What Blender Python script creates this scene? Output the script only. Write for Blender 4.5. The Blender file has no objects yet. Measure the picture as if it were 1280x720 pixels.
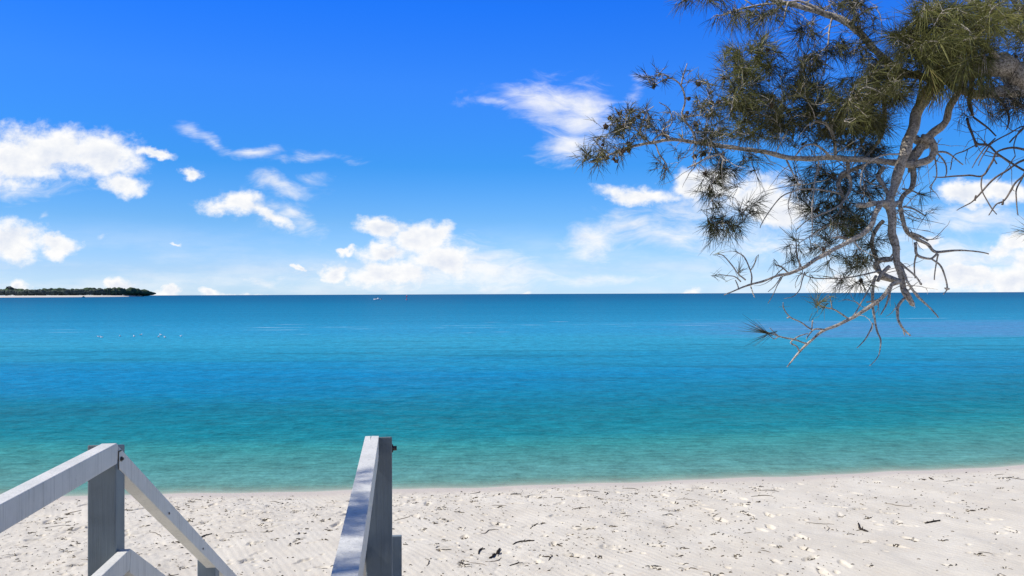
import bpy, math, random
import numpy as np
from mathutils import Vector, noise
R = math.radians
random.seed(7); rng = np.random.default_rng(7)
S = bpy.context.scene
COL = S.collection

# ------------------------------------------------------------------ camera
F = 1000.0; H = 3.2
PITCH = R(0.43); ROLL = R(0.22)
cam_d = bpy.data.cameras.new('camera'); cam = bpy.data.objects.new('camera', cam_d); COL.objects.link(cam)
cam_d.sensor_width = 36; cam_d.lens = 36 * F / 1280; cam_d.clip_start = 0.05; cam_d.clip_end = 200000
fwd = Vector((0, math.cos(PITCH), math.sin(PITCH)))
r0 = Vector((1, 0, 0)); u0 = r0.cross(fwd)
rt = r0 * math.cos(ROLL) - u0 * math.sin(ROLL); up = u0 * math.cos(ROLL) + r0 * math.sin(ROLL)
from mathutils import Matrix
m = Matrix((rt, up, -fwd)).transposed().to_4x4(); m.translation = Vector((0, 0, H))
cam.matrix_world = m; S.camera = cam
def at(px, py, d):
    """a traced point of the photograph given its own distance in metres"""
    return Vector((0, 0, H)) + (fwd + rt * ((px - 640) / F) + up * ((360 - py) / F)) * d

# ------------------------------------------------------------------ sky, sun, exposure
SUN_AZ = R(-100); SUN_EL = R(48)                   # azimuth from the view direction (+Y), minus = left
SKY_STR = 0.1
sd = bpy.data.lights.new('sun', 'SUN'); sd.energy = 5.0; sd.angle = R(0.5); sd.color = (1, .955, .88)
so = bpy.data.objects.new('sun', sd); COL.objects.link(so)
tosun = Vector((math.sin(SUN_AZ) * math.cos(SUN_EL), math.cos(SUN_AZ) * math.cos(SUN_EL), math.sin(SUN_EL)))
so.rotation_euler = tosun.to_track_quat('Z', 'Y').to_euler(); so.location = (-20, 5, 20)
S.view_settings.view_transform = 'Standard'; S.view_settings.look = 'None'
S.view_settings.exposure = 0; S.view_settings.gamma = 1; S.view_settings.use_curve_mapping = False
S.cycles.max_bounces = 6; S.cycles.transparent_max_bounces = 12; S.cycles.use_denoising = True; S.cycles.denoising_prefilter = 'NONE'; S.cycles.denoising_input_passes = 'RGB_ALBEDO_NORMAL'
S.cycles.use_adaptive_sampling = False

class NT:
    """little helper around a node tree"""
    def __init__(s, tree): s.t = tree; s.t.nodes.clear()
    def n(s, typ, **kw):
        x = s.t.nodes.new(typ)
        for k, v in kw.items():
            if k == 'i':
                for kk, vv in v.items():
                    if isinstance(vv, bpy.types.NodeSocket): s.t.links.new(vv, x.inputs[kk])
                    else: x.inputs[kk].default_value = vv
            else: setattr(x, k, v)
        return x
    def m(s, op, a, b=None, c=None, clamp=False):
        x = s.t.nodes.new('ShaderNodeMath'); x.operation = op; x.use_clamp = clamp
        for k, v in enumerate((a, b, c)):
            if v is None: continue
            if isinstance(v, bpy.types.NodeSocket): s.t.links.new(v, x.inputs[k])
            else: x.inputs[k].default_value = v
        return x.outputs[0]
    def vm(s, op, a, b=None, out=0):
        x = s.t.nodes.new('ShaderNodeVectorMath'); x.operation = op
        for k, v in enumerate((a, b)):
            if v is None: continue
            if isinstance(v, bpy.types.NodeSocket): s.t.links.new(v, x.inputs[k])
            elif op == 'SCALE' and k == 1: x.inputs['Scale'].default_value = v
            else: x.inputs[k].default_value = v
        return x.outputs[out]
    def step(s, v, lo, hi, a=0., b=1., interp='SMOOTHSTEP'):
        x = s.t.nodes.new('ShaderNodeMapRange'); x.interpolation_type = interp
        s.t.links.new(v, x.inputs[0])
        for k, q in zip((1, 2, 3, 4), (lo, hi, a, b)): x.inputs[k].default_value = q
        return x.outputs[0]
    def noise(s, vec, scale, detail=4, rough=.5, dist=0, col=False):
        x = s.n('ShaderNodeTexNoise', i={'Vector': vec, 'Scale': scale, 'Detail': detail, 'Roughness': rough, 'Distortion': dist})
        return x.outputs[1 if col else 0]
    def mix(s, f, a, b, blend='MIX'):
        x = s.n('ShaderNodeMix', data_type='RGBA', blend_type=blend)
        for k, v in ((0, f), (6, a), (7, b)):
            if isinstance(v, bpy.types.NodeSocket): s.t.links.new(v, x.inputs[k])
            else: x.inputs[k].default_value = (*v, 1) if isinstance(v, tuple) and len(v) == 3 else v
        return x.outputs[2]
    def ramp(s, f, stops, interp='LINEAR'):
        x = s.t.nodes.new('ShaderNodeValToRGB'); s.t.links.new(f, x.inputs[0])
        e = x.color_ramp; e.interpolation = interp
        while len(e.elements) < len(stops): e.elements.new(.5)
        for q, (p, c) in zip(e.elements, stops):
            q.position = p; q.color = (*c, 1)
        return x.outputs[0]
    def mapping(s, vec, loc=(0, 0, 0), rot=(0, 0, 0), scale=(1, 1, 1)):
        return s.n('ShaderNodeMapping', i={'Vector': vec, 'Location': loc, 'Rotation': rot, 'Scale': scale}).outputs[0]

def lin(r, g, b):
    f = lambda c: (c / 255 / 12.92) if c / 255 <= .04045 else ((c / 255 + .055) / 1.055) ** 2.4
    return (f(r), f(g), f(b))

W = bpy.data.worlds.new('World'); S.world = W; W.use_nodes = True
N = NT(W.node_tree)
sky = N.n('ShaderNodeTexSky', sky_type='NISHITA', sun_disc=False, sun_elevation=SUN_EL, sun_rotation=SUN_AZ % (2 * math.pi),
          air_density=1.0, dust_density=0.3, ozone_density=3.0, altitude=0)
gen = N.n('ShaderNodeTexCoord').outputs['Generated']
D = N.vm('NORMALIZE', gen)
sp = N.n('ShaderNodeSeparateXYZ', i={0: D})
dx, dy, dz = sp.outputs
# the deep, clean blue of this sky: tint of the scattered light by height above the horizon
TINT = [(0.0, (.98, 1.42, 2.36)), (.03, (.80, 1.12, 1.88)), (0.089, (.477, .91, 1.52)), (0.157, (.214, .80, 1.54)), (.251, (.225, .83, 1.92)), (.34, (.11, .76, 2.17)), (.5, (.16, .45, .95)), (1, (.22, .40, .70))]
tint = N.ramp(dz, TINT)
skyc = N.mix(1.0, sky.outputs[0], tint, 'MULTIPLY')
# even out the brighter air on the sun's side, as the photograph's exposure does
_q = N.t.nodes.new('ShaderNodeVectorMath'); _q.operation = 'SCALE'; N.t.links.new(skyc, _q.inputs[0]); N.t.links.new(N.step(N.m('ABSOLUTE', dx), .0, .6, 1.08, .96), _q.inputs['Scale']); skyc = _q.outputs[0]
# clouds: masses by direction (hundredths of a unit of the gnomonic plane ahead)
ysafe = N.m('MAXIMUM', dy, 0.02)
gx = N.m('DIVIDE', dx, ysafe); gz = N.m('DIVIDE', dz, ysafe)
P = N.n('ShaderNodeCombineXYZ', i={0: N.m('MULTIPLY', gx, 10.), 1: N.m('MULTIPLY', gz, 10.), 2: 0.}).outputs[0]   # 1 unit = 100 px
def hor(x): return 367.5 - .0038 * (x - 640)
def warp(scale, amp, detail, sc=(1, 1, 1), rough=.55):
    q = N.vm('MULTIPLY', P, sc)
    c = N.noise(q, scale, detail, rough, 0, True)
    return N.vm('ADD', P, N.vm('MULTIPLY', N.vm('SUBTRACT', c, (.5, .5, .5)), (amp, amp * .7, 0)))
def union(vec, ells, soft=.15):
    cur = None; src = vec
    for j, (cx, cy, rx, ry, rot, wgt) in enumerate(ells):
        if cur is not None and j % 8 == 0:      # keeps the evaluation sequential (a small shader stack)
            vec = N.vm('ADD', src, N.n('ShaderNodeCombineXYZ', i={2: N.m('MULTIPLY', cur, 1e-5)}).outputs[0])
        ox, oy = (cx - 640) / 100, (hor(cx) - cy) / 100
        v = N.n('ShaderNodeMapping', vector_type='TEXTURE', i={'Vector': vec, 'Location': (ox, oy, 0), 'Rotation': (0, 0, R(rot)), 'Scale': (rx / 100, ry / 100, 1)}).outputs[0]
        d = N.m('MULTIPLY', N.m('SUBTRACT', 1.0, N.vm('LENGTH', v, out=1)), wgt)
        cur = d if cur is None else N.m('SMOOTH_MAX', cur, d, soft)
    return N.m('MAXIMUM', cur, -3.)
CUM = [(50, 190, 100, 42, -4, 1), (125, 195, 72, 38, -8, 1), (150, 232, 38, 20, 0, 1), (192, 189, 32, 9, -8, 1), (15, 195, 62, 46, 0, 1), (237, 213, 20, 10, 0, .9),
       (15, 303, 52, 34, 0, 1), (68, 307, 38, 17, -5, 1), (293, 253, 46, 21, -5, .9), (335, 270, 52, 13, -20, .7),
       (478, 288, 42, 15, -5, 1), (520, 300, 48, 22, 0, 1), (480, 316, 44, 16, 0, 1), (418, 335, 25, 17, 0, 1), (492, 342, 76, 24, 0, 1), (560, 325, 62, 28, -12, .9), (545, 296, 24, 20, 0, .9),
       (430, 312, 16, 5, 0, .8), (377, 337, 9, 6, 0, .9), (215, 304, 15, 4, 0, .7),
       (862, 236, 26, 26, 0, 1), (890, 232, 44, 28, 0, 1), (955, 248, 60, 42, 0, 1), (980, 262, 44, 32, 0, 1), (805, 243, 62, 15, -8, .8),
       (1210, 243, 48, 19, 0, 1), (1262, 240, 40, 20, 0, 1), (1160, 300, 22, 9, 0, .9), (1245, 315, 50, 18, 8, .8), (1272, 302, 32, 18, 0, 1), (1215, 342, 80, 18, 0, 1), (1120, 345, 70, 18, 0, .9),
       (27, 358, 18, 13, 0, 1), (153, 360, 28, 15, 0, 1), (140, 358, 14, 12, 0, .9), (206, 364, 22, 11, 0, 1), (262, 365, 24, 9, 0, 1), (300, 367, 36, 7, 0, 1), (335, 368, 20, 5, 0, .9), (870, 368, 30, 10, 0, .9), (653, 369, 10, 6, 0, .9),
       (1050, 358, 60, 18, 0, 1), (1150, 356, 60, 22, 0, 1), (1270, 352, 80, 22, 0, 1), (1200, 350, 70, 20, 0, 1), (1300, 330, 60, 30, 0, .8), (-120, 240, 90, 50, 0, 1), (-260, 330, 120, 40, 0, 1), (1420, 330, 140, 40, 0, 1), (1480, 200, 120, 45, 0, 1)]
CIR = [(678, 122, 74, 32, -6, 1.1), (728, 144, 56, 52, 0, 1.15), (712, 180, 48, 24, 8, 1.35), (622, 132, 42, 12, -4, .8), (322, 187, 48, 12, -4, 1.0), (385, 195, 52, 10, -2, .6), (268, 176, 34, 9, -24, .6), (232, 160, 20, 12, -40, .55),
       (356, 236, 40, 14, -22, 1), (400, 232, 22, 12, 0, .5), (790, 284, 60, 20, 6, 1.1), (745, 302, 60, 26, 10, 1.15), (850, 294, 120, 22, 0, .9), (605, 335, 110, 38, -10, 1.1), (520, 345, 180, 30, 0, .95),
       (340, 345, 70, 13, -6, .6), (350, 274, 58, 16, -18, .8), (880, 258, 120, 26, 0, .8), (1220, 275, 100, 24, 0, .95), (1200, 325, 130, 34, 0, 1.), (1080, 340, 120, 26, 0, .8), (20, 228, 90, 20, 0, .8), (128, 294, 10, 5, 0, .7), (48, 270, 8, 6, 0, .6),
       (960, 300, 130, 34, 0, .7), (797, 110, 26, 10, 60, .45), (710, 350, 200, 10, 0, .7)]
Pc = warp(1.3, .50, 3, (1, 1.25, 1), .5)
Pc = N.vm('ADD', Pc, N.vm('MULTIPLY', N.vm('SUBTRACT', N.noise(N.vm('MULTIPLY', P, (1, 1.3, 1)), 5., 7, .62, 0, True), (.5, .5, .5)), (.30, .22, 0)))
Dc = union(Pc, CUM)
fb = N.noise(N.vm('MULTIPLY', P, (1, 1.35, 1)), 2.6, 9, .64)
dens = N.m('ADD', Dc, N.m('MULTIPLY', N.m('SUBTRACT', fb, .5), 1.35))
a_c = N.step(dens, -.04, .62)
Pw = warp(.9, .9, 5, (1, 1.2, 1), .55)
Dw = union(N.vm('ADD', Pw, N.n('ShaderNodeCombineXYZ', i={2: N.m('MULTIPLY', a_c, 1e-5)}).outputs[0]), CIR, .25)
st = N.mapping(N.vm('ADD', P, N.vm('MULTIPLY', N.noise(P, .8, 3, .5, 0, True), (.6, .6, 0))), rot=(0, 0, R(12)), scale=(.6, 1.9, 1))
fw = N.noise(st, 2.6, 10, .66, .5)
denw = N.m('ADD', N.m('MULTIPLY', Dw, .9), N.m('MULTIPLY', N.m('SUBTRACT', fw, .49), 2.0))
a_w = N.m('MULTIPLY', N.step(denw, -.10, 1.25), .92)
# clouds of the rest of the sky (behind and beside the view)
gn = N.noise(N.vm('MULTIPLY', D, (1, 1, 2.6)), 2.3, 9, .58)
side = N.step(dy, .72, .45)
a_g = N.m('MULTIPLY', N.m('MULTIPLY', N.step(gn, .56, .68), side), N.step(dz, .0, .12))
front = N.step(dy, .3, .5)
a = N.m('MAXIMUM', N.m('MULTIPLY', N.m('MAXIMUM', a_c, a_w), front), a_g)
# thin veil of white air low over the horizon
vn = N.noise(N.vm('MULTIPLY', P, (.35, 1.6, 1)), 1.4, 6, .6)
veil = N.m('MULTIPLY', N.m('MULTIPLY', N.step(dz, .10, .0), N.step(vn, .40, .68)), .45)
a = N.m('MAXIMUM', a, N.m('MULTIPLY', veil, front))
# cloud light: one noise sampled twice along the direction of the sun
fb2 = N.noise(N.vm('MULTIPLY', N.vm('ADD', P, (-.07, .09, 0)), (1, 1.35, 1)), 2.6, 6, .6)
emb = N.m('MULTIPLY', N.m('SUBTRACT', fb, fb2), 1.5)
lit = N.m('ADD', N.m('SUBTRACT', .95, N.step(dens, .35, 1.35, 0, .50)), emb, clamp=True)
cl = N.mix(lit, tuple(c / SKY_STR for c in lin(196, 210, 236)), tuple(c / SKY_STR for c in (1.0, 1.0, 1.0)))
final = N.mix(a, skyc, cl)
bg = N.n('ShaderNodeBackground', i={'Color': final, 'Strength': SKY_STR})
out = N.n('ShaderNodeOutputWorld', i={'Surface': bg.outputs[0]})
W.cycles.sampling_method = 'MANUAL'; W.cycles.sample_map_resolution = 512

# ------------------------------------------------------------------ helpers
def mat(name):
    x = bpy.data.materials.new(name); x.use_nodes = True
    return x, NT(x.node_tree)
def pbsdf(N, color, rough=.7, normal=None, spec=.4, **kw):
    b = N.n('ShaderNodeBsdfPrincipled')
    def put(k, v):
        if isinstance(v, bpy.types.NodeSocket): N.t.links.new(v, b.inputs[k])
        elif isinstance(v, tuple): b.inputs[k].default_value = (*v, 1) if len(v) == 3 else v
        else: b.inputs[k].default_value = v
    put('Base Color', color); put('Roughness', rough); put('Specular IOR Level', spec)
    if normal is not None: put('Normal', normal)
    for k, v in kw.items(): put(k.replace('_', ' '), v)
    return b
def finish(N, sh): N.n('ShaderNodeOutputMaterial', i={'Surface': sh.outputs[0]})
def bump(N, h, strength=.5, dist=.01, normal=None):
    i = {'Strength': strength, 'Distance': dist, 'Height': h}
    if normal is not None: i['Normal'] = normal
    return N.n('ShaderNodeBump', i=i).outputs[0]

def link(name, me, m=None, parent=None, smooth=False, loc=None):
    o = bpy.data.objects.new(name, me); COL.objects.link(o)
    if m: me.materials.append(m)
    if smooth: me.polygons.foreach_set('use_smooth', [True] * len(me.polygons))
    if parent: o.parent = parent
    if loc is not None: o.location = loc
    return o
def tag(o, label=None, cat=None, group=None, kind=None):
    if label: o['label'] = label
    if cat: o['category'] = cat
    if group: o['group'] = group
    if kind: o['kind'] = kind
    return o
def empty(name, loc):
    o = bpy.data.objects.new(name, None); COL.objects.link(o); o.location = loc; o.empty_display_size = .2
    return o

class MB:
    """collects quads / tris of tubes, boxes and blobs and builds one mesh object"""
    def __init__(s): s.v = []; s.f = []; s.n = 0
    def add(s, v, f):
        s.v.append(np.asarray(v, dtype=np.float64)); s.f += [tuple(i + s.n for i in q) for q in f]; s.n += len(v)
    def tube(s, pts, rad, sides=8, cap=True, rough=0.0):
        pts = [Vector(p) for p in pts]; n = len(pts); vs = []; fs = []
        ref = None
        for i, p in enumerate(pts):
            t = (pts[min(i + 1, n - 1)] - pts[max(i - 1, 0)])
            if t.length < 1e-9: t = Vector((0, 0, 1))
            t.normalize()
            if ref is None:
                ref = t.orthogonal().normalized()
            ref = (ref - t * ref.dot(t))
            if ref.length < 1e-6: ref = t.orthogonal()
            ref.normalize(); b = t.cross(ref)
            for k in range(sides):
                a = 2 * math.pi * k / sides
                r = rad[i]
                if rough: r *= 1 + rough * noise.noise(Vector((p.x * 14 + 3 * math.cos(a), p.y * 14 + 3 * math.sin(a), p.z * 14)))
                vs.append(p + (ref * math.cos(a) + b * math.sin(a)) * r)
        for i in range(n - 1):
            for k in range(sides):
                k2 = (k + 1) % sides
                fs.append((i * sides + k, i * sides + k2, (i + 1) * sides + k2, (i + 1) * sides + k))
        if cap:
            fs.append(tuple(range(sides - 1, -1, -1))); fs.append(tuple((n - 1) * sides + k for k in range(sides)))
        s.add(vs, fs)
    def box8(s, c):
        s.add(c, [(0, 3, 2, 1), (4, 5, 6, 7), (0, 1, 5, 4), (1, 2, 6, 5), (2, 3, 7, 6), (3, 0, 4, 7)])
    def obox(s, o, ax, ay, az):
        """box from corner o and three edge vectors"""
        o, ax, ay, az = map(Vector, (o, ax, ay, az))
        s.box8([o, o + ax, o + ax + ay, o + ay, o + az, o + ax + az, o + ax + ay + az, o + ay + az])
    def blob(s, c, r, seg=8, rings=6, amp=.15, seed=0.):
        vs = [Vector(c) + Vector((0, 0, -r[2]))]; fs = []
        for i in range(1, rings):
            ph = math.pi * i / rings
            for k in range(seg):
                a = 2 * math.pi * k / seg
                d = Vector((math.sin(ph) * math.cos(a), math.sin(ph) * math.sin(a), -math.cos(ph)))
                q = 1 + amp * noise.noise(d * 1.7 + Vector((seed, seed * 1.3, 0)))
                vs.append(Vector(c) + Vector((d.x * r[0], d.y * r[1], d.z * r[2])) * q)
        vs.append(Vector(c) + Vector((0, 0, r[2])))
        for k in range(seg): fs.append((0, 1 + (k + 1) % seg, 1 + k))
        for i in range(rings - 2):
            for k in range(seg):
                a = 1 + i * seg + k; b = 1 + i * seg + (k + 1) % seg
                fs.append((a, b, b + seg, a + seg))
        t = len(vs) - 1; b0 = 1 + (rings - 2) * seg
        for k in range(seg): fs.append((t, b0 + k, b0 + (k + 1) % seg))
        s.add(vs, fs)
    def mesh(s, name):
        me = bpy.data.meshes.new(name)
        if s.n: me.from_pydata(np.concatenate(s.v).tolist(), [], s.f)
        me.validate(); me.update(); return me
    def build(s, name, m=None, parent=None, smooth=False, bevel=0, origin=None):
        if origin is not None:
            s.v = [q - np.array(origin) for q in s.v]
        o = link(name, s.mesh(name), m, parent, smooth)
        if origin is not None: o.location = origin
        if bevel:
            b = o.modifiers.new('bevel', 'BEVEL'); b.width = bevel; b.segments = 2; b.limit_method = 'ANGLE'
        return o

def catmull(pts, per=6):
    """pts: list of tuples (any length); smooth interpolation"""
    P_ = [np.array(p, float) for p in pts]
    if len(P_) < 3:
        return [P_[0] + (P_[1] - P_[0]) * t for t in np.linspace(0, 1, per + 1)]
    P_ = [2 * P_[0] - P_[1]] + P_ + [2 * P_[-1] - P_[-2]]
    o = []
    for i in range(1, len(P_) - 2):
        a_, b_, c_, d_ = P_[i - 1:i + 3]
        for k in range(per):
            t = k / per
            o.append(.5 * ((2 * b_) + (c_ - a_) * t + (2 * a_ - 5 * b_ + 4 * c_ - d_) * t * t + (3 * b_ - a_ - 3 * c_ + d_) * t ** 3))
    o.append(P_[-2]); return o

def np_mesh(name, verts, quads):
    me = bpy.data.meshes.new(name)
    me.vertices.add(len(verts)); me.vertices.foreach_set('co', np.asarray(verts, np.float32).ravel())
    nq = len(quads)
    me.loops.add(nq * 4); me.loops.foreach_set('vertex_index', np.asarray(quads, np.int32).ravel())
    me.polygons.add(nq); me.polygons.foreach_set('loop_start', np.arange(nq, dtype=np.int32) * 4)
    me.polygons.foreach_set('use_smooth', np.ones(nq, bool))
    me.update(calc_edges=True); return me
def grid_quads(nr, nc):
    i = np.arange((nr - 1) * (nc - 1)); r_, c_ = i // (nc - 1), i % (nc - 1)
    a_ = r_ * nc + c_
    return np.stack([a_, a_ + 1, a_ + nc + 1, a_ + nc], 1)

# ------------------------------------------------------------------ shoreline and relief
_sx = np.array([-400, -60, -20, -8.2, -5.4, -1.84, 0, 2.19, 5.05, 9.5, 20, 60, 400.])
_sy = np.array([30, 14.5, 12.9, 12.78, 12.9, 13.16, 13.33, 13.62, 14.0, 14.78, 17, 24, 60.])
def shore(x):
    x = np.asarray(x, float)
    return sum(np.interp(x + d, _sx, _sy) for d in (-.8, -.4, 0, .4, .8)) / 5 + .03 * np.sin(x * 2.1) + .02 * np.sin(x * 4.7 + 1)
def vnoise(x, y, seed=0):
    """cheap value noise in numpy"""
    xi = np.floor(x).astype(np.int64); yi = np.floor(y).astype(np.int64)
    fx = x - xi; fy = y - yi; fx = fx * fx * (3 - 2 * fx); fy = fy * fy * (3 - 2 * fy)
    def h(a_, b_):
        n_ = (a_ * 374761393 + b_ * 668265263 + seed * 1274126177) & 0xffffffff
        n_ = ((n_ ^ (n_ >> 13)) * 1274126177) & 0xffffffff
        return ((n_ ^ (n_ >> 16)) & 0xffff) / 65535.
    return (h(xi, yi) * (1 - fx) + h(xi + 1, yi) * fx) * (1 - fy) + (h(xi, yi + 1) * (1 - fx) + h(xi + 1, yi + 1) * fx) * fy
def relief(x, y):
    s_ = shore(x) - y                                  # + = inland
    inl = np.where(s_ > 0, .075 * s_ - .0012 * np.minimum(s_, 25) ** 2, 0)
    inl = np.minimum(inl, .9 + .004 * np.maximum(s_ - 20, 0))
    inl = np.where(s_ > 60, 1.06, inl)
    sea = np.where(s_ <= 0, np.maximum(.07 * s_, -2.5), 0)
    return inl + sea

def smooth_axis(lo, hi, step, far, n):
    core = np.arange(lo, hi + step / 2, step)
    g = np.geomspace(step * 3, far, n)
    return np.concatenate([(lo - g)[::-1], core, hi + g])
xs = smooth_axis(-8.2, 10.6, .0135, 60000, 55); ys = smooth_axis(7.4, 15.6, .019, 70000, 60)
GX, GY = np.meshgrid(xs, ys)
GZ = relief(GX, GY)
s_in = shore(GX) - GY
near = np.clip((s_in - .05) / .7, 0, 1) * ((np.abs(GX - 1.2) < 11) & (GY > 5) & (GY < 17))
# gentle hummocks, wind ripples, grain
hum = (vnoise(GX * .9, GY * .9, 1) - .5) * .05 + (vnoise(GX * 2.3, GY * 2.3, 2) - .5) * .030 + (vnoise(GX * 6, GY * 6, 3) - .5) * .012
ridge = np.abs(vnoise(GX * 4.3 + 1.7 * vnoise(GX * 1.1, GY * 1.1, 8), GY * 5.2, 9) - .5)
rough_p = np.clip((vnoise(GX * .7 + 5, GY * .8, 11) - .35) * 3, 0, 1) * np.clip((4.0 - GX) / 5, .25, 1)
hum += rough_p * ((vnoise(GX * 13, GY * 13, 4) - .5) * .013 - np.clip(.06 - ridge, 0, 1) * .10 + (vnoise(GX * 27, GY * 27, 14) - .5) * .006)
ang = R(28); ru = GX * math.cos(ang) + GY * math.sin(ang) * 1.0
rip = np.sin(2 * math.pi * (ru / .085) + 3.2 * vnoise(GX * 1.6, GY * 1.6, 5) + 2 * vnoise(GX * 5, GY * 5, 6))
hum += rip * .0019 * (.30 + .65 * vnoise(GX * .8, GY * .8, 7)) * (1 - .5 * rough_p)
GZ = GZ + hum * near
# footprints and dug pits
def dent(cx, cy, lx, ly, a_, depth, toe=.0):
    global GZ
    R_ = max(lx, ly) * 2.4
    i0, i1 = np.searchsorted(xs, [cx - R_, cx + R_]); j0, j1 = np.searchsorted(ys, [cy - R_, cy + R_])
    if i1 <= i0 or j1 <= j0: return
    x = GX[j0:j1, i0:i1] - cx; y = GY[j0:j1, i0:i1] - cy
    u = (x * math.cos(a_) + y * math.sin(a_)) / lx; v = (-x * math.sin(a_) + y * math.cos(a_)) / ly
    wob = .6 * (vnoise(GX[j0:j1, i0:i1] * 22, GY[j0:j1, i0:i1] * 22, 31) - .5)
    q = np.sqrt(u * u + v * v) + wob
    pit = -depth * (1 - np.clip((q - .78) / .26, 0, 1))
    rim = depth * .10 * np.exp(-((q - 1.25) / .22) ** 2)
    GZ[j0:j1, i0:i1] += (pit + rim) * near[j0:j1, i0:i1]
pits = []
for k in range(1150):
    cx = rng.uniform(-8, 10.4); cy = rng.uniform(7.6, 14.6)
    if cx > 3.2 and rng.random() < .55: continue
    if shore(cx) - cy < .55: continue
    a_ = rng.uniform(0, math.pi); big = rng.random() < .22
    if big: dent(cx, cy, rng.uniform(.11, .15), rng.uniform(.045, .06), a_, rng.uniform(.010, .022))
    else: dent(cx, cy, rng.uniform(.022, .06), rng.uniform(.016, .036), a_, rng.uniform(.010, .024))
    pits.append((cx, cy))
for t in range(7):                                    # tracks of walkers along and across the beach
    x0 = rng.uniform(-8, 8); y0 = rng.uniform(8, 13.5); a_ = rng.choice([rng.uniform(-.35, .35), rng.uniform(.9, 2.1)])
    for k in range(14):
        cx = x0 + math.cos(a_) * .62 * k - math.sin(a_) * (.09 if k % 2 else -.09); cy = y0 + math.sin(a_) * .62 * k + math.cos(a_) * (.09 if k % 2 else -.09)
        if shore(cx) - cy < .7: continue
        dent(cx, cy, .135, .05, a_ + rng.uniform(-.15, .15), rng.uniform(.02, .035)); pits.append((cx, cy))
def sand_z(x, y):
    i = min(max(np.searchsorted(xs, x), 1), len(xs) - 1); j = min(max(np.searchsorted(ys, y), 1), len(ys) - 1)
    return float(GZ[j, i])

sand_m, N = mat('sand')
pos = N.n('ShaderNodeNewGeometry').outputs['Position']
inl = N.n('ShaderNodeAttribute', attribute_name='inland').outputs['Fac']
n1 = N.noise(pos, 1.3, 5, .6); n2 = N.noise(pos, 60, 3, .7); n3 = N.noise(pos, 7, 5, .65)
c = N.mix(N.step(n1, .35, .7), (.62, .565, .465), (.67, .62, .52))
c = N.mix(N.m('MULTIPLY', N.step(n3, .58, .75), .35), c, (.56, .43, .31))
c = N.mix(N.m('MULTIPLY', N.step(n2, .5, .75), .25), c, (.42, .36, .29))
wet = N.step(N.m('ADD', inl, N.m('MULTIPLY', N.m('SUBTRACT', n1, .5), .25)), .12, .62, 1, 0)
c = N.mix(N.m('MULTIPLY', wet, .75), c, (.56, .485, .40))
nb = bump(N, N.noise(pos, 140, 3, .7), .5, .004, bump(N, N.noise(pos, 28, 4, .65), .55, .012))
finish(N, pbsdf(N, c, N.step(wet, 0, 1, .95, .55), nb, .25))
me = np_mesh('beach', np.stack([GX.ravel(), GY.ravel(), GZ.ravel()], 1), grid_quads(len(ys), len(xs)))
at_ = me.attributes.new('inland', 'FLOAT', 'POINT'); at_.data.foreach_set('value', s_in.ravel().astype(np.float32))
tag(link('beach', me, sand_m), kind='structure')

# ------------------------------------------------------------------ sea
sv = np.concatenate([np.linspace(-1.2, 3, 43), np.geomspace(3.15, 90000, 150)])
g = np.sinh(np.linspace(-1, 1, 241) * 12) / math.sinh(12) * 90000
xw = np.unique(np.concatenate([g, np.linspace(-12, 14, 131)]))
WX, WS = np.meshgrid(xw, sv)
fade = np.exp(-np.maximum(WS, 0) / 4000)
WY = shore(WX) * fade + 20 * (1 - fade) + WS
me = np_mesh('sea', np.stack([WX.ravel(), WY.ravel(), np.zeros(WX.size)], 1), grid_quads(len(sv), len(xw)))
at_ = me.attributes.new('offshore', 'FLOAT', 'POINT'); at_.data.foreach_set('value', WS.ravel().astype(np.float32))
sea_m, N = mat('sea_water')
pos = N.n('ShaderNodeNewGeometry').outputs['Position']
sepP = N.n('ShaderNodeSeparateXYZ', i={0: pos}); X_, Y_ = sepP.outputs[0], sepP.outputs[1]
so_ = N.n('ShaderNodeAttribute', attribute_name='offshore').outputs['Fac']
flow = N.mapping(pos, rot=(0, 0, R(4)), scale=(.16, 1, 1))
big = N.noise(flow, .10, 4, .55); mid = N.noise(flow, .45, 4, .6)
sn = N.m('ADD', so_, N.m('MULTIPLY', N.m('MULTIPLY', N.m('SUBTRACT', big, .5), 1.5), N.m('MULTIPLY', N.m('MAXIMUM', so_, 0), .55)))
u = N.m('DIVIDE', 1.0, N.m('ADD', 1.0, N.m('DIVIDE', N.m('MAXIMUM', sn, 0), 13.)))   # 1 at the shore, 0 at the horizon
def K(s_): return 1 / (1 + s_ / 13.)
def dif(r, g, b, k=1.32): return tuple(q / k for q in lin(r, g, b))
SEA = sorted([(K(0), dif(150, 192, 182)), (K(.3), dif(120, 184, 172)), (K(1.2), dif(102, 171, 165)), (K(1.9), dif(92, 164, 158)), (K(3.9), dif(62, 153, 152)), (K(5.2), dif(34, 139, 150)), (K(7.5), dif(24, 133, 151)), (K(10), dif(22, 131, 157)), (K(13.3), dif(20, 138, 172)),
        (K(18), dif(20, 142, 187)), (K(28), dif(36, 152, 188)), (K(40), dif(54, 166, 200)), (K(60), dif(48, 158, 200)), (K(85), dif(36, 146, 188)), (K(240), dif(14, 126, 170)), (K(500), dif(6, 110, 156)), (0.0, dif(3, 98, 146))])
c = N.ramp(u, SEA)
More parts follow.
